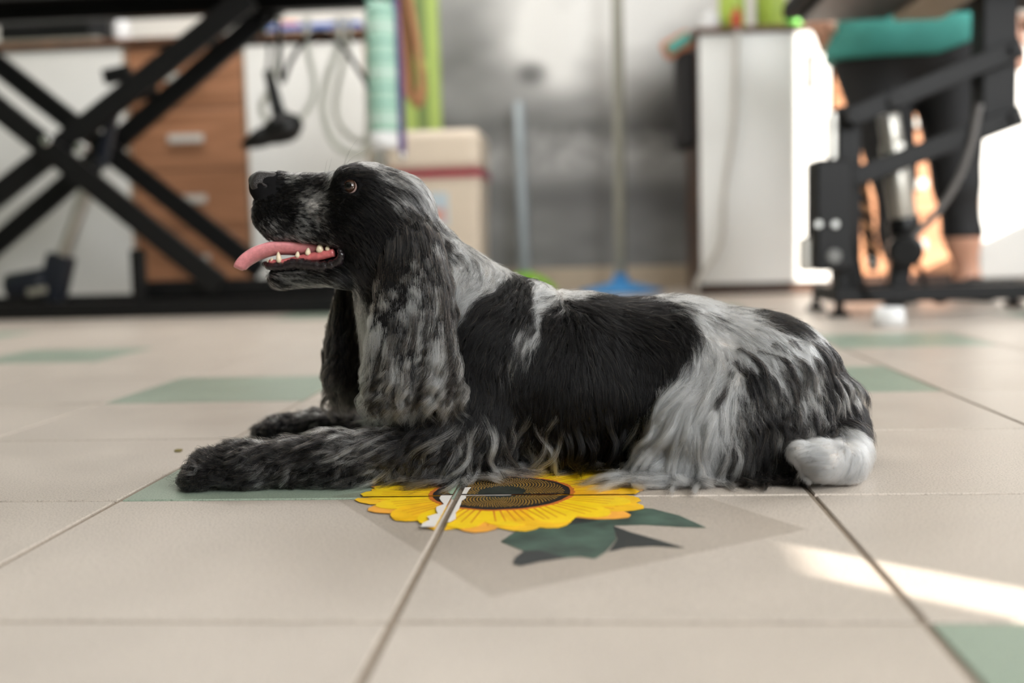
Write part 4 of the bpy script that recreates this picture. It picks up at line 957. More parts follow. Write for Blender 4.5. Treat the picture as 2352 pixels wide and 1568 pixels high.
# ---- direction of the coat, in flank layout
FLOW = np.array([(600, 420, 1, .1), (650, 410, 1, .05), (740, 415, 1, -.1), (600, 480, .75, .65), (640, 530, .7, .7), (680, 470, 1, .1), (740, 500, .95, .3), (760, 400, .9, -.45), (800, 380, .95, -.3), (830, 368, 1, 0), (880, 378, .9, .4), (940, 415, .75, .66),
    (975, 460, .55, .83), (1000, 515, .6, .8), (790, 470, .85, .5), (850, 470, .7, .7), (900, 520, .5, .85), (860, 580, .4, .9), (800, 560, .8, .6), (760, 560, .9, .4), (680, 645, 1, 0), (640, 650, .8, .3), (740, 640, 1, .15), (790, 660, .6, .8),
    (780, 700, .3, .95), (840, 780, .2, 1), (850, 900, .05, 1), (930, 700, .3, .95), (950, 880, .2, 1), (1040, 570, .7, .7), (1060, 640, -.35, .95), (1110, 680, -.55, .85), (1040, 760, -.4, .9), (1150, 640, -.4, .9), (1150, 740, -.5, .85), (1090, 800, -.3, .95),
    (1220, 660, -.2, 1), (1210, 760, -.35, .95), (1260, 690, -.75, .6), (1320, 675, .6, .6), (1400, 680, 1, .12), (1500, 688, 1, .15), (1620, 690, 1, .25), (1720, 710, .95, .4), (1800, 745, .85, .55), (1870, 800, .75, .7), (1930, 880, .5, .9), (1975, 950, .3, .95),
    (1270, 780, -.15, 1), (1340, 740, .3, .85), (1440, 750, .8, .5), (1520, 800, .75, .7), (1500, 880, .4, .9), (1400, 820, .5, .85), (1400, 920, .35, .95), (1300, 880, .05, 1), (1200, 860, -.15, 1), (1200, 950, .1, 1), (1120, 900, 0, 1), (1100, 980, -.2, 1), (1300, 1000, .25, 1), (1420, 1010, .1, 1), (1480, 1000, -.4, .9),
    (1580, 740, .5, .8), (1600, 800, .1, 1), (1590, 860, -.5, .85), (1560, 920, -.6, .8), (1540, 990, -.3, .95), (1500, 1060, -.5, .9), (1660, 760, .7, .7), (1700, 800, .6, .8), (1660, 860, -.35, .95), (1640, 940, -.15, 1), (1600, 1040, .1, 1), (1760, 800, .8, .6), (1820, 830, .7, .75), (1780, 880, .5, .85), (1860, 900, .55, .85), (1720, 940, .1, 1), (1780, 980, .35, .95), (1700, 1060, .2, 1), (1820, 1050, .4, .95), (1900, 960, .3, 1),
    (1000, 1010, -.7, .7), (900, 1030, -.95, .35), (800, 1040, -1, .15), (700, 1050, -1, .2), (600, 1050, -1, .25), (500, 1060, -.95, .4), (450, 1085, -.7, .75), (800, 1085, -.4, .95), (950, 1080, -.3, .95), (650, 1100, -.3, 1), (1080, 1050, -.2, 1), (1180, 1060, .1, 1), (800, 960, -1, .2), (650, 970, -1, .3),
    (1960, 1000, .1, 1), (1970, 1060, -.6, .8), (1900, 1050, -1, .0), (1840, 1035, -1, -.15)], float)
FLOW[:, 2:] /= np.linalg.norm(FLOW[:, 2:], axis=1, keepdims=True)
def flow_dir(X):
    U, V = side_uv(X); o = np.zeros((len(U), 2)); 
    for u, v, dx, dy in FLOW:
        k = 1 / (((U - u) ** 2 + (V - v) ** 2) + 500) ** 1.6; o[:, 0] += k * dx; o[:, 1] += k * dy
    o /= np.linalg.norm(o, axis=1, keepdims=True) + 1e-12
    return np.stack([o[:, 0], np.zeros(len(U)), -o[:, 1]], -1)
# ---- scatter
def scatter(V, Q, n, weight=None):
    a, b, c, d = (V[Q[:, k]] for k in range(4))
    T1 = np.concatenate([np.stack([a, b, c], 1), np.stack([a, c, d], 1)])
    ar = np.linalg.norm(np.cross(T1[:, 1] - T1[:, 0], T1[:, 2] - T1[:, 0]), axis=1) / 2
    if weight is not None: ar = ar * weight(T1.mean(1))
    i = rs.choice(len(T1), n, p=ar / ar.sum()); r = rs.rand(n, 2); r[r.sum(1) > 1] = 1 - r[r.sum(1) > 1]
    t = T1[i]; return t[:, 0] + r[:, :1] * (t[:, 1] - t[:, 0]) + r[:, 1:] * (t[:, 2] - t[:, 0])
def grow(root, length, nseg, lift, grav, wave, cycles, field, follow=.5, off=.004, dirs=None, curl=0.0, lam=None, swirl=0.0):
    """guide hairs: follow the coat direction, fall with gravity, stay outside the body and above the floor"""
    N = len(root); val, nrm = field.sample(root, True); p = root.copy(); pts = [p.copy()]
    fl = flow_dir(root) if dirs is None else dirs
    tg = fl - nrm * (fl * nrm).sum(1, keepdims=True); tg /= np.linalg.norm(tg, axis=1, keepdims=True) + 1e-6
    lift = np.broadcast_to(np.asarray(lift, float), (N,))[:, None]; grav = np.broadcast_to(np.asarray(grav, float), (N,))[:, None]
    wave = np.broadcast_to(np.asarray(wave, float), (N,))[:, None]; cycles = np.broadcast_to(np.asarray(cycles, float), (N,))[:, None]
    d = tg * np.cos(lift) + nrm * np.sin(lift); step = (length / nseg)[:, None]
    ph = (vnoise(root, 38.) * 9 + rs.rand(N) * 2.2)[:, None]; base = p.copy(); zf = .004 + rs.rand(N) * .007; sw = rs.normal(size=(N, 3)) * swirl * [1, .6, .3]; lamv = (lam or 1) * (.78 + .6 * rs.rand(N, 1))
    for s in range(1, nseg + 1):
        t = s / nseg
        if dirs is None:
            f2 = flow_dir(base); 
        else: f2 = fl
        d = d * (1 - follow) + (f2 - nrm * (f2 * nrm).sum(1, keepdims=True)) * follow + np.array([0, 0, -1.]) * grav * t + sw * .35
        d /= np.linalg.norm(d, axis=1, keepdims=True) + 1e-9
        base = base + d * step
        v, g = field.sample(base, True); need = off * (.35 + .65 * t) - v; m = need > 0; base[m] += g[m] * need[m][:, None]; nrm = np.where(v[:, None] < .02, g, nrm)
        lowm = base[:, 2] < .006
        if lowm.any():      # locks that reach the tiles turn and lie along them, away from the body
            base[lowm, 2] = zf[lowm]
            d[lowm, 2] = 0; d[lowm] += np.concatenate([g[lowm][:, :2] * .5, np.zeros((lowm.sum(), 1))], 1) + f2[lowm] * [.35, 0, 0]
            d[lowm] /= np.linalg.norm(d[lowm], axis=1, keepdims=True) + 1e-6
        sd = np.cross(d, nrm); sd /= np.linalg.norm(sd, axis=1, keepdims=True) + 1e-6
        a = ph + t * cycles * 2 * math.pi
        if lam is not None: a = (base[:, 0:1] * .35 - base[:, 2:3]) * 2 * math.pi / lamv + vnoise(root, 22.)[:, None] * 5 + ph * .1
        q = base + sd * wave * np.sin(a) * min(1, t * 1.6) + nrm * wave * (.45 + curl) * np.cos(a) * min(1, t * 1.3)
        q[:, 2] = np.maximum(q[:, 2], .0025); pts.append(q)
    return np.stack(pts, 1), nrm
def breed(guides, root_field, kids, spread, clump, frizz, w, rad, seed_dark=0.0, tan=0.0, lenvar=.3):
    """hairs of a lock around each guide; returns points, radii, colours"""
    G, K1, _ = guides.shape; N = G * kids; gi = np.repeat(np.arange(G), kids); gp = guides[gi]
    t = np.linspace(0, 1, K1)[None, :, None]
    sc = 1 - rs.rand(N) ** 1.5 * lenvar
    tt = t[0, :, 0][None, :] * sc[:, None] * (K1 - 1); i0 = np.minimum(tt.astype(int), K1 - 2); fr = (tt - i0)[..., None]
    ar = np.arange(N)[:, None]; path = gp[ar, i0] * (1 - fr) + gp[ar, i0 + 1] * fr
    spread = np.broadcast_to(np.asarray(spread, float), (G,))[gi]
    o = rs.normal(size=(N, 3)); o *= (spread * np.sqrt(rs.rand(N)) / (np.linalg.norm(o, axis=1) + 1e-9))[:, None]
    cl = np.clip(clump + rs.normal(size=(N, 1, 1)) * .15, 0, .95)
    fz = rs.normal(size=(N, 1, 3)) * np.broadcast_to(np.asarray(frizz, float), (G,))[gi][:, None, None]
    path = path + o[:, None, :] * (1 - cl * t) + fz * t ** 1.6
    v, g = root_field.sample(path[:, 0], True); path[:, 0] -= g * (v + .0008)[:, None]
    path[:, :, 2] = np.maximum(path[:, :, 2], .0015)
    r1 = (rs.rand(G) - .5)[gi] * .75 + vnoise(guides[:, 0], 60.)[gi] * .9; r2 = rs.rand(N) - .5
    col = hair_colour(w[gi], r1, r2)
    if tan:
        k = (rs.rand(N) < tan)[:, None] & (col.max(1) < .3)[:, None]; col = np.where(k, TAN_C * (.3 + rs.rand(N)[:, None]), col)
    dark = (col.max(1) < .05)
    col = col * (1 + rs.normal(size=(N, 1)) * .12)
    rr = rad * (.75 + .5 * rs.rand(N)); prof = np.interp(np.linspace(0, 1, K1), [0, .3, .8, 1], [1, 1, .75, .12])
    return path.astype(np.float32), (rr[:, None] * prof[None]).astype(np.float32), np.clip(col, .002, .95).astype(np.float32)
def hair_material():
    m = bpy.data.materials.new('fur'); m.use_nodes = True; nt = m.node_tree; nt.nodes.clear()
    out = nt.nodes.new('ShaderNodeOutputMaterial'); h = nt.nodes.new('ShaderNodeBsdfHairPrincipled'); a = nt.nodes.new('ShaderNodeAttribute'); a.attribute_name = 'hair_colour'
    h.parametrization = 'COLOR'; h.inputs['Roughness'].default_value = .30; h.inputs['Radial Roughness'].default_value = .5; h.inputs['IOR'].default_value = 1.28
    nt.links.new(a.outputs['Color'], h.inputs['Color']); nt.links.new(h.outputs[0], out.inputs['Surface']); return m
M_FUR = hair_material()
def hair_object(name, batches, parent):
    hc = bpy.data.hair_curves.new(name); sizes = []
    for p, r, c in batches: sizes += [p.shape[1]] * len(p)
    hc.add_curves(sizes)
    pos = np.concatenate([p.reshape(-1, 3) for p, _, _ in batches]); rad = np.concatenate([r.ravel() for _, r, _ in batches]); col = np.concatenate([c for _, _, c in batches])
    hc.attributes['position'].data.foreach_set('vector', pos.ravel())
    ra = hc.attributes.get('radius') or hc.attributes.new('radius', 'FLOAT', 'POINT'); ra.data.foreach_set('value', rad)
    ca = hc.attributes.new('hair_colour', 'FLOAT_COLOR', 'CURVE'); ca.data.foreach_set('color', np.concatenate([col, np.ones((len(col), 1), np.float32)], 1).ravel())
    hc.materials.append(M_FUR)
    o = bpy.data.objects.new(name, hc); COL.objects.link(o); o.parent = parent; o['kind'] = 'stuff'
    return o
# ---- body mesh with the skin under the coat
body = mesh_from('body', BV, BQ, attr_mat('dog_skin', 'coat', .9, .08), DOG)
_w = white_of(BV); _cc = np.ones((len(BV), 4), np.float32); _cc[:, :3] = BLACK_C * 1.2 + (np.array([.62, .57, .52]) - BLACK_C) * np.clip((_w - .4) / .5, 0, 1)[:, None]
_u, _v = side_uv(BV); _gum = (_u < 790) & (_v > 540) & (_v < 615) & (group_of(BV) >= 5) & (np.abs(BV[:, 1]) < .02); _cc[_gum, :3] = (.05, .02, .022)
body.data.color_attributes.new('coat', 'FLOAT_COLOR', 'POINT').data.foreach_set('color', _cc.ravel())
# ---- fur
def keep_face(X, nrm):
    U, V = side_uv(X); k = np.ones(len(X), bool)
    k &= np.hypot(X[:, 0] - EYE[0], X[:, 2] - EYE[2]) > .0098
    k &= ~((U < 634) & (V < 446)); k &= ~((U < 612) & (V < 458))
    g = group_of(X)
    k &= ~((g == 5) & (nrm[:, 2] < -.75) & (U < 775) & (V > 500)); k &= ~((g == 6) & (nrm[:, 2] > .35) & (U < 785)); k &= ~((np.abs(X[:, 1]) < .012) & (V > 535) & (V < 622) & (U < 800))
    return k
near = lambda X: np.where(X[:, 1] < .02, 1.0, .45)
def region(names, extra=None):
    ids = [GROUPS.index(n) for n in names]
    def w(X):
        m = np.isin(group_of(X), ids) * near(X) * (X[:, 2] > .006)
        return m * (extra(X) if extra else 1.0)
    return w
def batch(n, names, extra, lenf, nseg, lift, grav, wave, cycles, kids, spread, clump, frizz, rad, tan=.0, face=False, follow=.5, off=.004, curl=0.0, wfix=None, lenvar=.3, lam=None, swirl=0.0):
    R = scatter(BV, BQ, n, region(names, extra)); v, nr = BODY.sample(R, True)
    if face:
        k = keep_face(R, nr); R = R[k]
    U, V = side_uv(R); L = lenf(U, V, R) * (.8 + .4 * rs.rand(len(R)))
    ev = lambda q: q(U, V, R) if callable(q) else q
    g, nn = grow(R, L, nseg, ev(lift), ev(grav), ev(wave), ev(cycles), BODY, follow, off, curl=curl, lam=lam, swirl=swirl)
    w = white_of(R) if wfix is None else (wfix(U, V, R) if callable(wfix) else np.full(len(R), wfix))
    return breed(g, BODY, kids, spread, clump, frizz, w, rad, tan=tan, lenvar=lenvar)
ip = np.interp
face_len = lambda U, V, R: ip(U, [560, 640, 740, 800, 860, 930, 1000], [.004, .0065, .0085, .0095, .014, .024, .030]) * ip(V, [360, 400, 640, 700], [1.15, 1.0, 1.0, 1.7]) * np.where(group_of(R) == 6, 1.9, 1.0)
hair_object('face_fur', [batch(13000, ['head', 'jaw'], lambda X: ip(side_uv(X)[0], [560, 800, 950], [1.6, 1.1, .7]), face_len, 5, lambda U, V, R: np.where(group_of(R) == 6, .45, .22), .02, .0003, .6, 9, .0016, .25, .0006, .000085, face=True, off=.0016, tan=.05, follow=.6)], DOG)
low = lambda X: ip(X[:, 2], [.0, .05, .075], [1, 1, 0.0])
coat_len = lambda U, V, R: ip(R[:, 2], [.0, .06, .12, .25], [.042, .040, .034, .028]) * ip(U, [820, 1000, 1200], [.85, 1.0, 1.0])
hair_object('coat', [batch(11500, ['torso', 'neck'], None, coat_len, 8, .18, .10, .0022, 1.1, 17, .0036, .66, .0012, .000105, tan=.04, off=.004)], DOG)
hair_object('stray_hairs', [batch(420, ['torso', 'neck', 'hind', 'fore'], None, lambda U, V, R: .034 + .012 * rs.rand(len(U)), 8, .55, .12, .003, .9, 3, .004, .1, .004, .00007)], DOG)
hair_object('thigh_fur', [batch(4800, ['hind'], lambda X: ip(X[:, 2], [0, .03, .05], [.4, .6, 1]), lambda U, V, R: ip(R[:, 2], [.0, .06, .12, .25], [.045, .046, .036, .030]), 8, .24, .14, .0032, 1.25, 17, .0034, .68, .0015, .000105, tan=.08)], DOG)
hair_object('leg_fur', [batch(2600, ['fore'], None, lambda U, V, R: ip(U, [420, 520, 700, 1000], [.013, .018, .024, .030]), 10, .32, .2, .0030, 1.2, 28, .0036, .72, .0018, .000095, tan=.12, curl=.4),
                        batch(420, ['fore'], lambda X: low(X) * (side_uv(X)[0] > 560) * (X[:, 1] < .05), lambda U, V, R: ip(U, [560, 700, 1000], [.030, .044, .055]), 16, .5, .3, .0050, 1.7, 60, .0046, .84, .0018, .000095, tan=.2, curl=.5, lam=.024, swirl=.4)], DOG)
def fr_extra(X):
    U, V = side_uv(X); return ip(X[:, 2], [.0, .03, .055, .075], [1, 1, .5, 0]) * (X[:, 1] < -.01) * ((U > 1030) & (U < 1560))
def hf_extra(X):
    U, V = side_uv(X); return ip(X[:, 2] + np.clip((1560 - U) * .0006, 0, .05), [.0, .05, .11, .14], [.8, 1, .7, 0]) * (X[:, 1] < -.02) * ((U > 1480) & (U < 1930))
hair_object('belly_fringe', [batch(420, ['torso', 'hind', 'fore'], fr_extra, lambda U, V, R: ip(U, [1030, 1250, 1560], [.085, .085, .095]), 20, .75, .22, .0062, 1.25, 70, .0052, .84, .0024, .000105, tan=.1, curl=.5, wfix=lambda U, V, R: ip(U, [1000, 1090, 1250, 1310, 1400, 1450, 1510, 1560], [.30, .44, .42, .08, .10, .22, .66, .9]), lam=.050, swirl=.5)], DOG)
hair_object('hind_fringe', [batch(240, ['hind', 'torso'], hf_extra, lambda U, V, R: ip(U, [1480, 1560, 1650, 1900], [.115, .115, .075, .06]), 20, .4, .26, .0060, 1.4, 130, .0060, .86, .0020, .000105, tan=.12, curl=.5, wfix=lambda U, V, R: ip(U, [1480, 1560, 1640, 1700, 1900], [.9, .95, .55, .12, .18]), lam=.056, swirl=.25)], DOG)
hair_object('tail_fur', [batch(2600, ['tail'], lambda X: ip(X[:, 1], [-.2, -.08, -.04], [1.6, 1.4, 1]), lambda U, V, R: ip(R[:, 1], [-.2, -.15, -.05, 0], [.014, .017, .024, .03]), 6, .35, .04, .0006, .7, 16, .0026, .3, .0010, .000105)], DOG)

hair_object('ear_root_fur', [batch(200, ['head', 'neck'], lambda X: ((lambda u, v: ((u > 905) & (u < 1010) & (v > 470) & (v < 560)))(*side_uv(X))) * (np.abs(X[:, 1]) > .03), lambda U, V, R: .036 + 0 * U, 12, .35, .2, .0034, 1.6, 40, .0042, .7, .0016, .000095, tan=.15, wfix=.16, curl=.4)], DOG)
# ---- ears: a soft leather flap each, with long wavy hair
def make_ear(line, sgn, n_guides, kids, w_lo, w_hi, z_end):
    s_ = np.linspace(0, 1, len(line)); tt = np.linspace(0, 1, 26)
    C = np.array([D(x, y, dy) for x, y, dy, hw in line]); Hw = np.array([l[3] for l in line]) * S
    C = np.stack([ip(tt, s_, C[:, k]) for k in range(3)], -1); Hw = ip(tt, s_, Hw)
    for _ in range(3): C[1:-1] = (C[:-2] + C[1:-1] * 2 + C[2:]) / 4
    na = 20; ring = []
    for i in range(26):
        t = C[min(i + 1, 25)] - C[max(i - 1, 0)]; t /= np.linalg.norm(t); wd = np.cross([0, 1., 0], t); wd /= np.linalg.norm(wd); nd = np.cross(t, wd)
        end = min(1, i / 3 + .25, (25 - i) / 4 + .2)
        a = np.arange(na) / na * 2 * math.pi; x = np.cos(a)
        ring.append(C[i] + wd * (Hw[i] * end * x)[:, None] + nd * (.0035 * np.sin(a))[:, None] + np.array([0, -sgn, 0]) * (-.008 * x * x + .0025 * np.sin(x * 6 + i * .3))[:, None])
    V = np.array(ring); v, g = BODY.sample(V.reshape(-1, 3), True); need = np.maximum(.006 - v, 0); V = V.reshape(-1, 3) + np.array([0, -sgn, 0]) * need[:, None]
    Q = [[i * na + k, i * na + (k + 1) % na, (i + 1) * na + (k + 1) % na, (i + 1) * na + k] for i in range(25) for k in range(na)]
    me = bpy.data.meshes.new('ear'); me.from_pydata(V.tolist(), [], Q + [list(range(na))[::-1], [25 * na + k for k in range(na)]]); smooth(me)
    me.materials.append(mat('ear_leather', (14, 13, 13), .9, var=.2, scale=120, spec=.1)); o = bpy.data.objects.new('ear', me); COL.objects.link(o); o.parent = DOG
    R = scatter(V, np.array(Q), n_guides); tz = np.clip((C[0, 2] - R[:, 2]) / (C[0, 2] - C[-1, 2]), 0, 1)
    U, Vv = side_uv(R)
    L = np.clip((R[:, 2] - D(945, z_end, -.1 * sgn)[2]) * 1.12 * (.62 + .45 * rs.rand(len(R))), .018, .15)
    out = ip(U, [830, 940, 1070], [-.25, 0, .25]) if sgn > 0 else np.full(len(R), -.15)
    dirs = np.stack([out + vnoise(R, 20.) * .5, np.full(len(R), -sgn * .10), np.full(len(R), -1.0)], -1); dirs /= np.linalg.norm(dirs, axis=1, keepdims=True)
    g_, nn = grow(R, L, 26, .2, .16, ip(tz, [0, .4, 1], [.0024, .0036, .0044]) * (.6 + .7 * rs.rand(len(R))), 1.0, BODY, .35, .008, dirs=dirs, curl=.5, lam=.025)
    # outer hairs lie outside the flap
    w = ip(tz, [0, .25, .5, 1], [w_lo, w_lo, w_hi, w_hi * .95]) + vnoise(R, 30.) * .35
    p_, r_, c_ = breed(g_, BODY_FAR, kids, .0056, .82, .0016, w, .000095, tan=.3)
    R2 = scatter(V, np.array(Q), n_guides * 3); tz2 = np.clip((C[0, 2] - R2[:, 2]) / (C[0, 2] - C[-1, 2]), 0, 1)
    d2 = np.stack([vnoise(R2, 20.) * .5, np.full(len(R2), -sgn * .05), np.full(len(R2), -1.0)], -1); d2 /= np.linalg.norm(d2, axis=1, keepdims=True)
    g2, _n = grow(R2, .016 + .012 * rs.rand(len(R2)), 8, .2, .1, .0012, 1.0, BODY, .35, .006, dirs=d2)
    w2 = ip(tz2, [0, .25, .5, 1], [w_lo, w_lo, w_hi, w_hi]) * .8 + vnoise(R2, 30.) * .3
    hair_object('ear_fur', [(p_, r_, c_), breed(g2, BODY_FAR, 22, .0030, .4, .0012, w2, .000095, tan=.16)], o); return o
class _NoSnap:
    def sample(self, X, grad=False): return np.full(len(X), -.0008), np.zeros_like(X)
BODY_FAR = _NoSnap()
make_ear([(962, 512, -.050, 34), (952, 560, -.066, 58), (940, 630, -.080, 66), (938, 700, -.094, 78), (942, 770, -.106, 92), (948, 830, -.114, 96), (950, 880, -.117, 84)], 1, 400, 115, .17, .48, 948)
make_ear([(880, 540, .055, 34), (850, 600, .066, 50), (815, 690, .068, 50), (795, 770, .068, 46), (788, 830, .068, 44), (788, 870, .068, 36)], -1, 200, 90, .04, .05, 925)

# ---- eyes
def ball(name, c, r, m, parent, seg=24, scale=(1, 1, 1)):
    bm = bmesh.new(); bmesh.ops.create_uvsphere(bm, u_segments=seg, v_segments=seg // 2, radius=r, matrix=Matrix.Diagonal((*scale, 1)))
    for v in bm.verts: v.co += Vector(c)
    me = bpy.data.meshes.new(name); bm.to_mesh(me); bm.free(); smooth(me); me.materials.append(m)
    o = bpy.data.objects.new(name, me); COL.objects.link(o); o.parent = parent; return o
def cap(name, c, r, axis, ang0, ang1, m, parent):
    ax_ = Vector(axis).normalized(); prof = [(r * math.sin(a), r * math.cos(a)) for a in np.linspace(ang0, ang1, 10)]
    if ang0 < 1e-4: prof[0] = (0, r)
    bm = bmesh.new(); add_lathe(bm, prof, Vector(c), ax_, 28); bmesh.ops.recalc_face_normals(bm, faces=bm.faces[:])
    me = bpy.data.meshes.new(name); bm.to_mesh(me); bm.free(); smooth(me); me.materials.append(m)
    o = bpy.data.objects.new(name, me); COL.objects.link(o); o.parent = parent; return o
M_SCL = mat('sclera', (190, 160, 150), .12, var=.04); M_IRIS = mat('brown_iris', (54, 36, 26), .1, var=.3, scale=500); M_PUP = mat('pupil', (8, 7, 7), .05); M_LID = mat('eyelid_skin', (20, 18, 18), .4, var=.2, scale=400)
for s in (1, -1):
    c = EYE * [1, s, 1]; e = ball('eye', c, ER, M_SCL, DOG)
    ax_ = (-.22, -.95 * s, .16)
    cap('iris', c, ER * 1.012, ax_, 0.0, 1.0, M_IRIS, e); cap('pupil', c, ER * 1.02, ax_, 0.0, .46, M_PUP, e)
    rimp = []
    for px, py in ((780, 428), (787, 414), (800, 407), (815, 411), (825, 424), (826, 438), (816, 446), (800, 445), (787, 438), (780, 428)):
        q = D(px, py, EYE[1]); dx, dz = (q[0] - EYE[0]), (q[2] - EYE[2]); rr = math.hypot(dx, dz); k = min(1, .0100 / rr)
        yy = -math.sqrt(max(ER ** 2 * 1.05 - (dx * k) ** 2 - (dz * k) ** 2, .0000055)); rimp.append(Vector((EYE[0] + dx * k, (EYE[1] + yy) * s, EYE[2] + dz * k)))
    bm = bmesh.new(); add_tube(bm, catmull(rimp, 5), .0017, 8); me = bpy.data.meshes.new('eyelid'); bmesh.ops.recalc_face_normals(bm, faces=bm.faces[:]); bm.to_mesh(me); bm.free(); smooth(me); me.materials.append(M_LID)
    o = bpy.data.objects.new('eyelid', me); COL.objects.link(o); o.parent = DOG
# ---- nose leather
NF = Field((-.33, -.035, .26), (-.22, .035, .36), .0012)
nc = lambda px, py, dy: D(px, py, dy)
NF = Field(D(560, 470, 0) - [.0, .03, .0], D(660, 380, 0) + [0, .03, 0], .0011)
for s in (1, -1):
    m3 = np.array([1, s, 1]); NF.cone(nc(600, 412, -.006) * m3, nc(626, 410, -.007) * m3, 20 * S, 15 * S, k=.004); NF.cone(nc(592, 424, -.009) * m3, nc(606, 428, -.012) * m3, 17 * S, 13 * S, k=.004)
NF.cone(nc(588, 416, 0), nc(586, 440, 0), 17 * S, 12 * S, k=.005)
for s in (1, -1):
    m3 = np.array([1, s, 1]); NF.cone(nc(598, 427, -.0165) * m3, nc(590, 424, -.010) * m3, .0024, .0016, k=.0015, sub=True); NF.cone(nc(600, 429, -.0175) * m3, nc(622, 431, -.0185) * m3, .0014, .0008, k=.0012, sub=True)
NV, NQ = NF.mesh(); M_NOSE = mat('nose_leather', (42, 38, 37), .36, var=.4, scale=900, bump=.6); mesh_from('nose', NV, NQ, M_NOSE, DOG)
# ---- mouth: tongue, gums, teeth, wet lower lip
def sweep(name, line, m, parent, th, groove=0.0, seg=20, n=7):
    """flat tongue-like sweep: line of (px, py, dy, half width m)"""
    Pn = catmull([Vector(D(x, y, dy)) for x, y, dy, _ in line], n); hw = ip(np.linspace(0, len(line) - 1, len(Pn)), range(len(line)), [l[3] for l in line]); th_ = ip(np.linspace(0, len(line) - 1, len(Pn)), range(len(line)), th)
    bm = bmesh.new(); rings = []
    for i, p in enumerate(Pn):
        t = (Pn[min(i + 1, len(Pn) - 1)] - Pn[max(i - 1, 0)]).normalized(); y = Vector((0, 1, 0)); up = t.cross(y).normalized() if t.cross(y).z > 0 else -t.cross(y).normalized()
        k = min(1, math.sqrt(max(0, (len(Pn) - 1 - i) / 5)) + .15); ring = []
        for a in range(seg):
            an = a / seg * math.tau; cx, sx = math.cos(an), math.sin(an)
            z = sx * th_[i] + (groove * (cx * cx) if groove else 0) * (1 if sx > -.5 else .8)
            ring.append(bm.verts.new(p + y * cx * hw[i] * k + up * z * (.5 + .5 * k)))
        rings.append(ring)
    for A, B in zip(rings[:-1], rings[1:]):
        for k in range(seg): bm.faces.new((A[k], A[(k + 1) % seg], B[(k + 1) % seg], B[k]))
    bm.faces.new(rings[0]); bm.faces.new(rings[-1]); bmesh.ops.recalc_face_normals(bm, faces=bm.faces[:])
    me = bpy.data.meshes.new(name); bm.to_mesh(me); bm.free(); smooth(me); me.materials.append(m); o = bpy.data.objects.new(name, me); COL.objects.link(o); o.parent = parent; return o
M_TONGUE = mat('tongue', (220, 142, 146), .34, var=.1, scale=300, bump=.3, sss=.08); M_GUM = mat('gum', (196, 104, 104), .2, var=.2, scale=200, sss=.05); M_MOUTH = mat('mouth_lining', (70, 26, 30), .35, var=.2); M_LIP = mat('wet_lip', (30, 24, 26), .16, var=.4, scale=300, bump=.5)
sweep('tongue', [(800, 592, 0, .014), (740, 580, -.002, .017), (690, 572, -.003, .019), (640, 570, -.004, .020), (600, 580, -.006, .020), (572, 596, -.008, .018), (556, 612, -.010, .013), (552, 620, -.010, .006)], M_TONGUE, DOG, [.008, .008, .0075, .0075, .0072, .0066, .0056, .003], groove=.005)
sweep('mouth_lining', [(830, 580, 0, .022), (780, 585, 0, .022), (720, 592, 0, .019), (660, 604, 0, .014), (640, 610, 0, .008)], M_MOUTH, DOG, [.012, .010, .006, .004, .002])
sweep('palate', [(830, 556, 0, .024), (760, 545, 0, .020), (690, 540, 0, .016), (630, 535, 0, .010), (615, 532, 0, .005)], M_MOUTH, DOG, [.008, .006, .005, .004, .002])
def ltube(name, pts, r, m, parent=DOG, seg=10, bump=0.0):
    Pn = catmull([Vector(D(*q)) for q in pts], 8); rr = ip(np.linspace(0, len(pts) - 1, len(Pn)), range(len(pts)), r)
    if bump: rr = rr * (1 + bump * np.array([rnd.uniform(-1, 1) for _ in rr]))
    bm = bmesh.new(); add_tube(bm, Pn, list(rr), seg); bmesh.ops.recalc_face_normals(bm, faces=bm.faces[:]); me = bpy.data.meshes.new(name); bm.to_mesh(me); bm.free(); smooth(me); me.materials.append(m)
    o = bpy.data.objects.new(name, me); COL.objects.link(o); o.parent = parent; return o
for s in (1, -1):
    ltube('lower_lip', [(608, 606, -.004 * s), (622, 612, -.014 * s), (650, 613, -.019 * s), (680, 606, -.022 * s), (712, 610, -.026 * s), (748, 612, -.030 * s), (776, 603, -.034 * s), (784, 585, -.037 * s), (778, 572, -.036 * s)], [.003, .0042, .0050, .0065, .0062, .0056, .0050, .0038, .0026], M_LIP, bump=.16)
    ltube('gum', [(620, 602, -.010 * s), (650, 602, -.015 * s), (690, 594, -.019 * s), (730, 588, -.024 * s), (768, 580, -.029 * s)], [.0030, .0034, .0040, .0052, .0044], M_GUM)
M_TOOTH = mat('tooth', (222, 206, 176), .25, var=.1, scale=200)
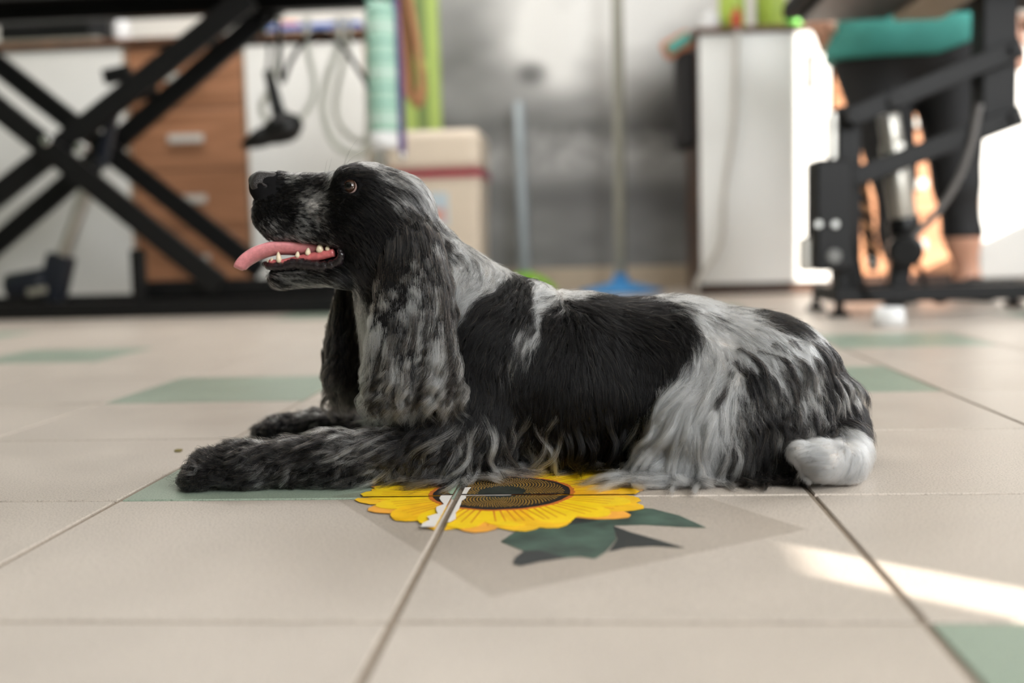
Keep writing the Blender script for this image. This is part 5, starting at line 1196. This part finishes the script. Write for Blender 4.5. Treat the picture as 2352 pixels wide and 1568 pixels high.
def tooth(px, py, dy, w, h, lean=0.0, s=1):
    a = Vector(D(px, py + h * .5, dy * s)); b = Vector(D(px + lean, py - h * .5, dy * s)); r = w * S / 2
    bm = bmesh.new(); L = (b - a).length; add_lathe(bm, [(0, -.001), (r * .8, 0), (r, L * .25), (r * .85, L * .55), (r * .5, L * .85), (r * .2, L * .98), (0, L)], a, (b - a), 12)
    bmesh.ops.recalc_face_normals(bm, faces=bm.faces[:]); me = bpy.data.meshes.new('tooth'); bm.to_mesh(me); bm.free(); smooth(me); me.materials.append(M_TOOTH); o = bpy.data.objects.new('tooth', me); COL.objects.link(o); o.parent = DOG
for s in (1, -1):
    for q in ((616, 600, -.008, 6, 10, -1), (625, 598, -.012, 8, 13, -1), (641, 590, -.0165, 13, 24, -2), (683, 584, -.021, 11, 14, 1), (707, 577, -.0235, 13, 17, 1), (734, 569, -.027, 17, 20, 1), (752, 569, -.029, 11, 12, 1)): tooth(*q, s=s)
# ---- whiskers and brow hairs
def single_hairs(specs, rad, col):
    Pn = []; 
    for a, b, c in specs:
        A, B, Cc = (np.array(D(*q)) for q in (a, b, c)); t = np.linspace(0, 1, 8)[:, None]; Pn.append((1 - t) ** 2 * A + 2 * t * (1 - t) * B + t * t * Cc)
    p = np.array(Pn, np.float32); r = np.tile((rad * np.linspace(1, .25, 8)).astype(np.float32), (len(p), 1)); return p, r, np.tile(np.array(col, np.float32), (len(p), 1))
ws = [((745, 402, -.01), (748, 380, -.012), (752, 366, -.016)), ((752, 402, -.01), (760, 374, -.012), (762, 360, -.016)), ((792, 378, -.02), (800, 345, -.03), (822, 318, -.04)), ((796, 376, -.02), (815, 350, -.03), (840, 345, -.036)), ((790, 380, -.02), (792, 360, -.03), (806, 338, -.04)),
      ((655, 505, -.03), (630, 520, -.045), (612, 540, -.05)), ((670, 515, -.032), (650, 540, -.045), (640, 556, -.05)), ((812, 445, -.045), (808, 455, -.05), (800, 468, -.052)), ((800, 446, -.045), (794, 456, -.05), (784, 466, -.052))]
hair_object('whiskers', [single_hairs(ws, .00011, (.05, .05, .05))], DOG)
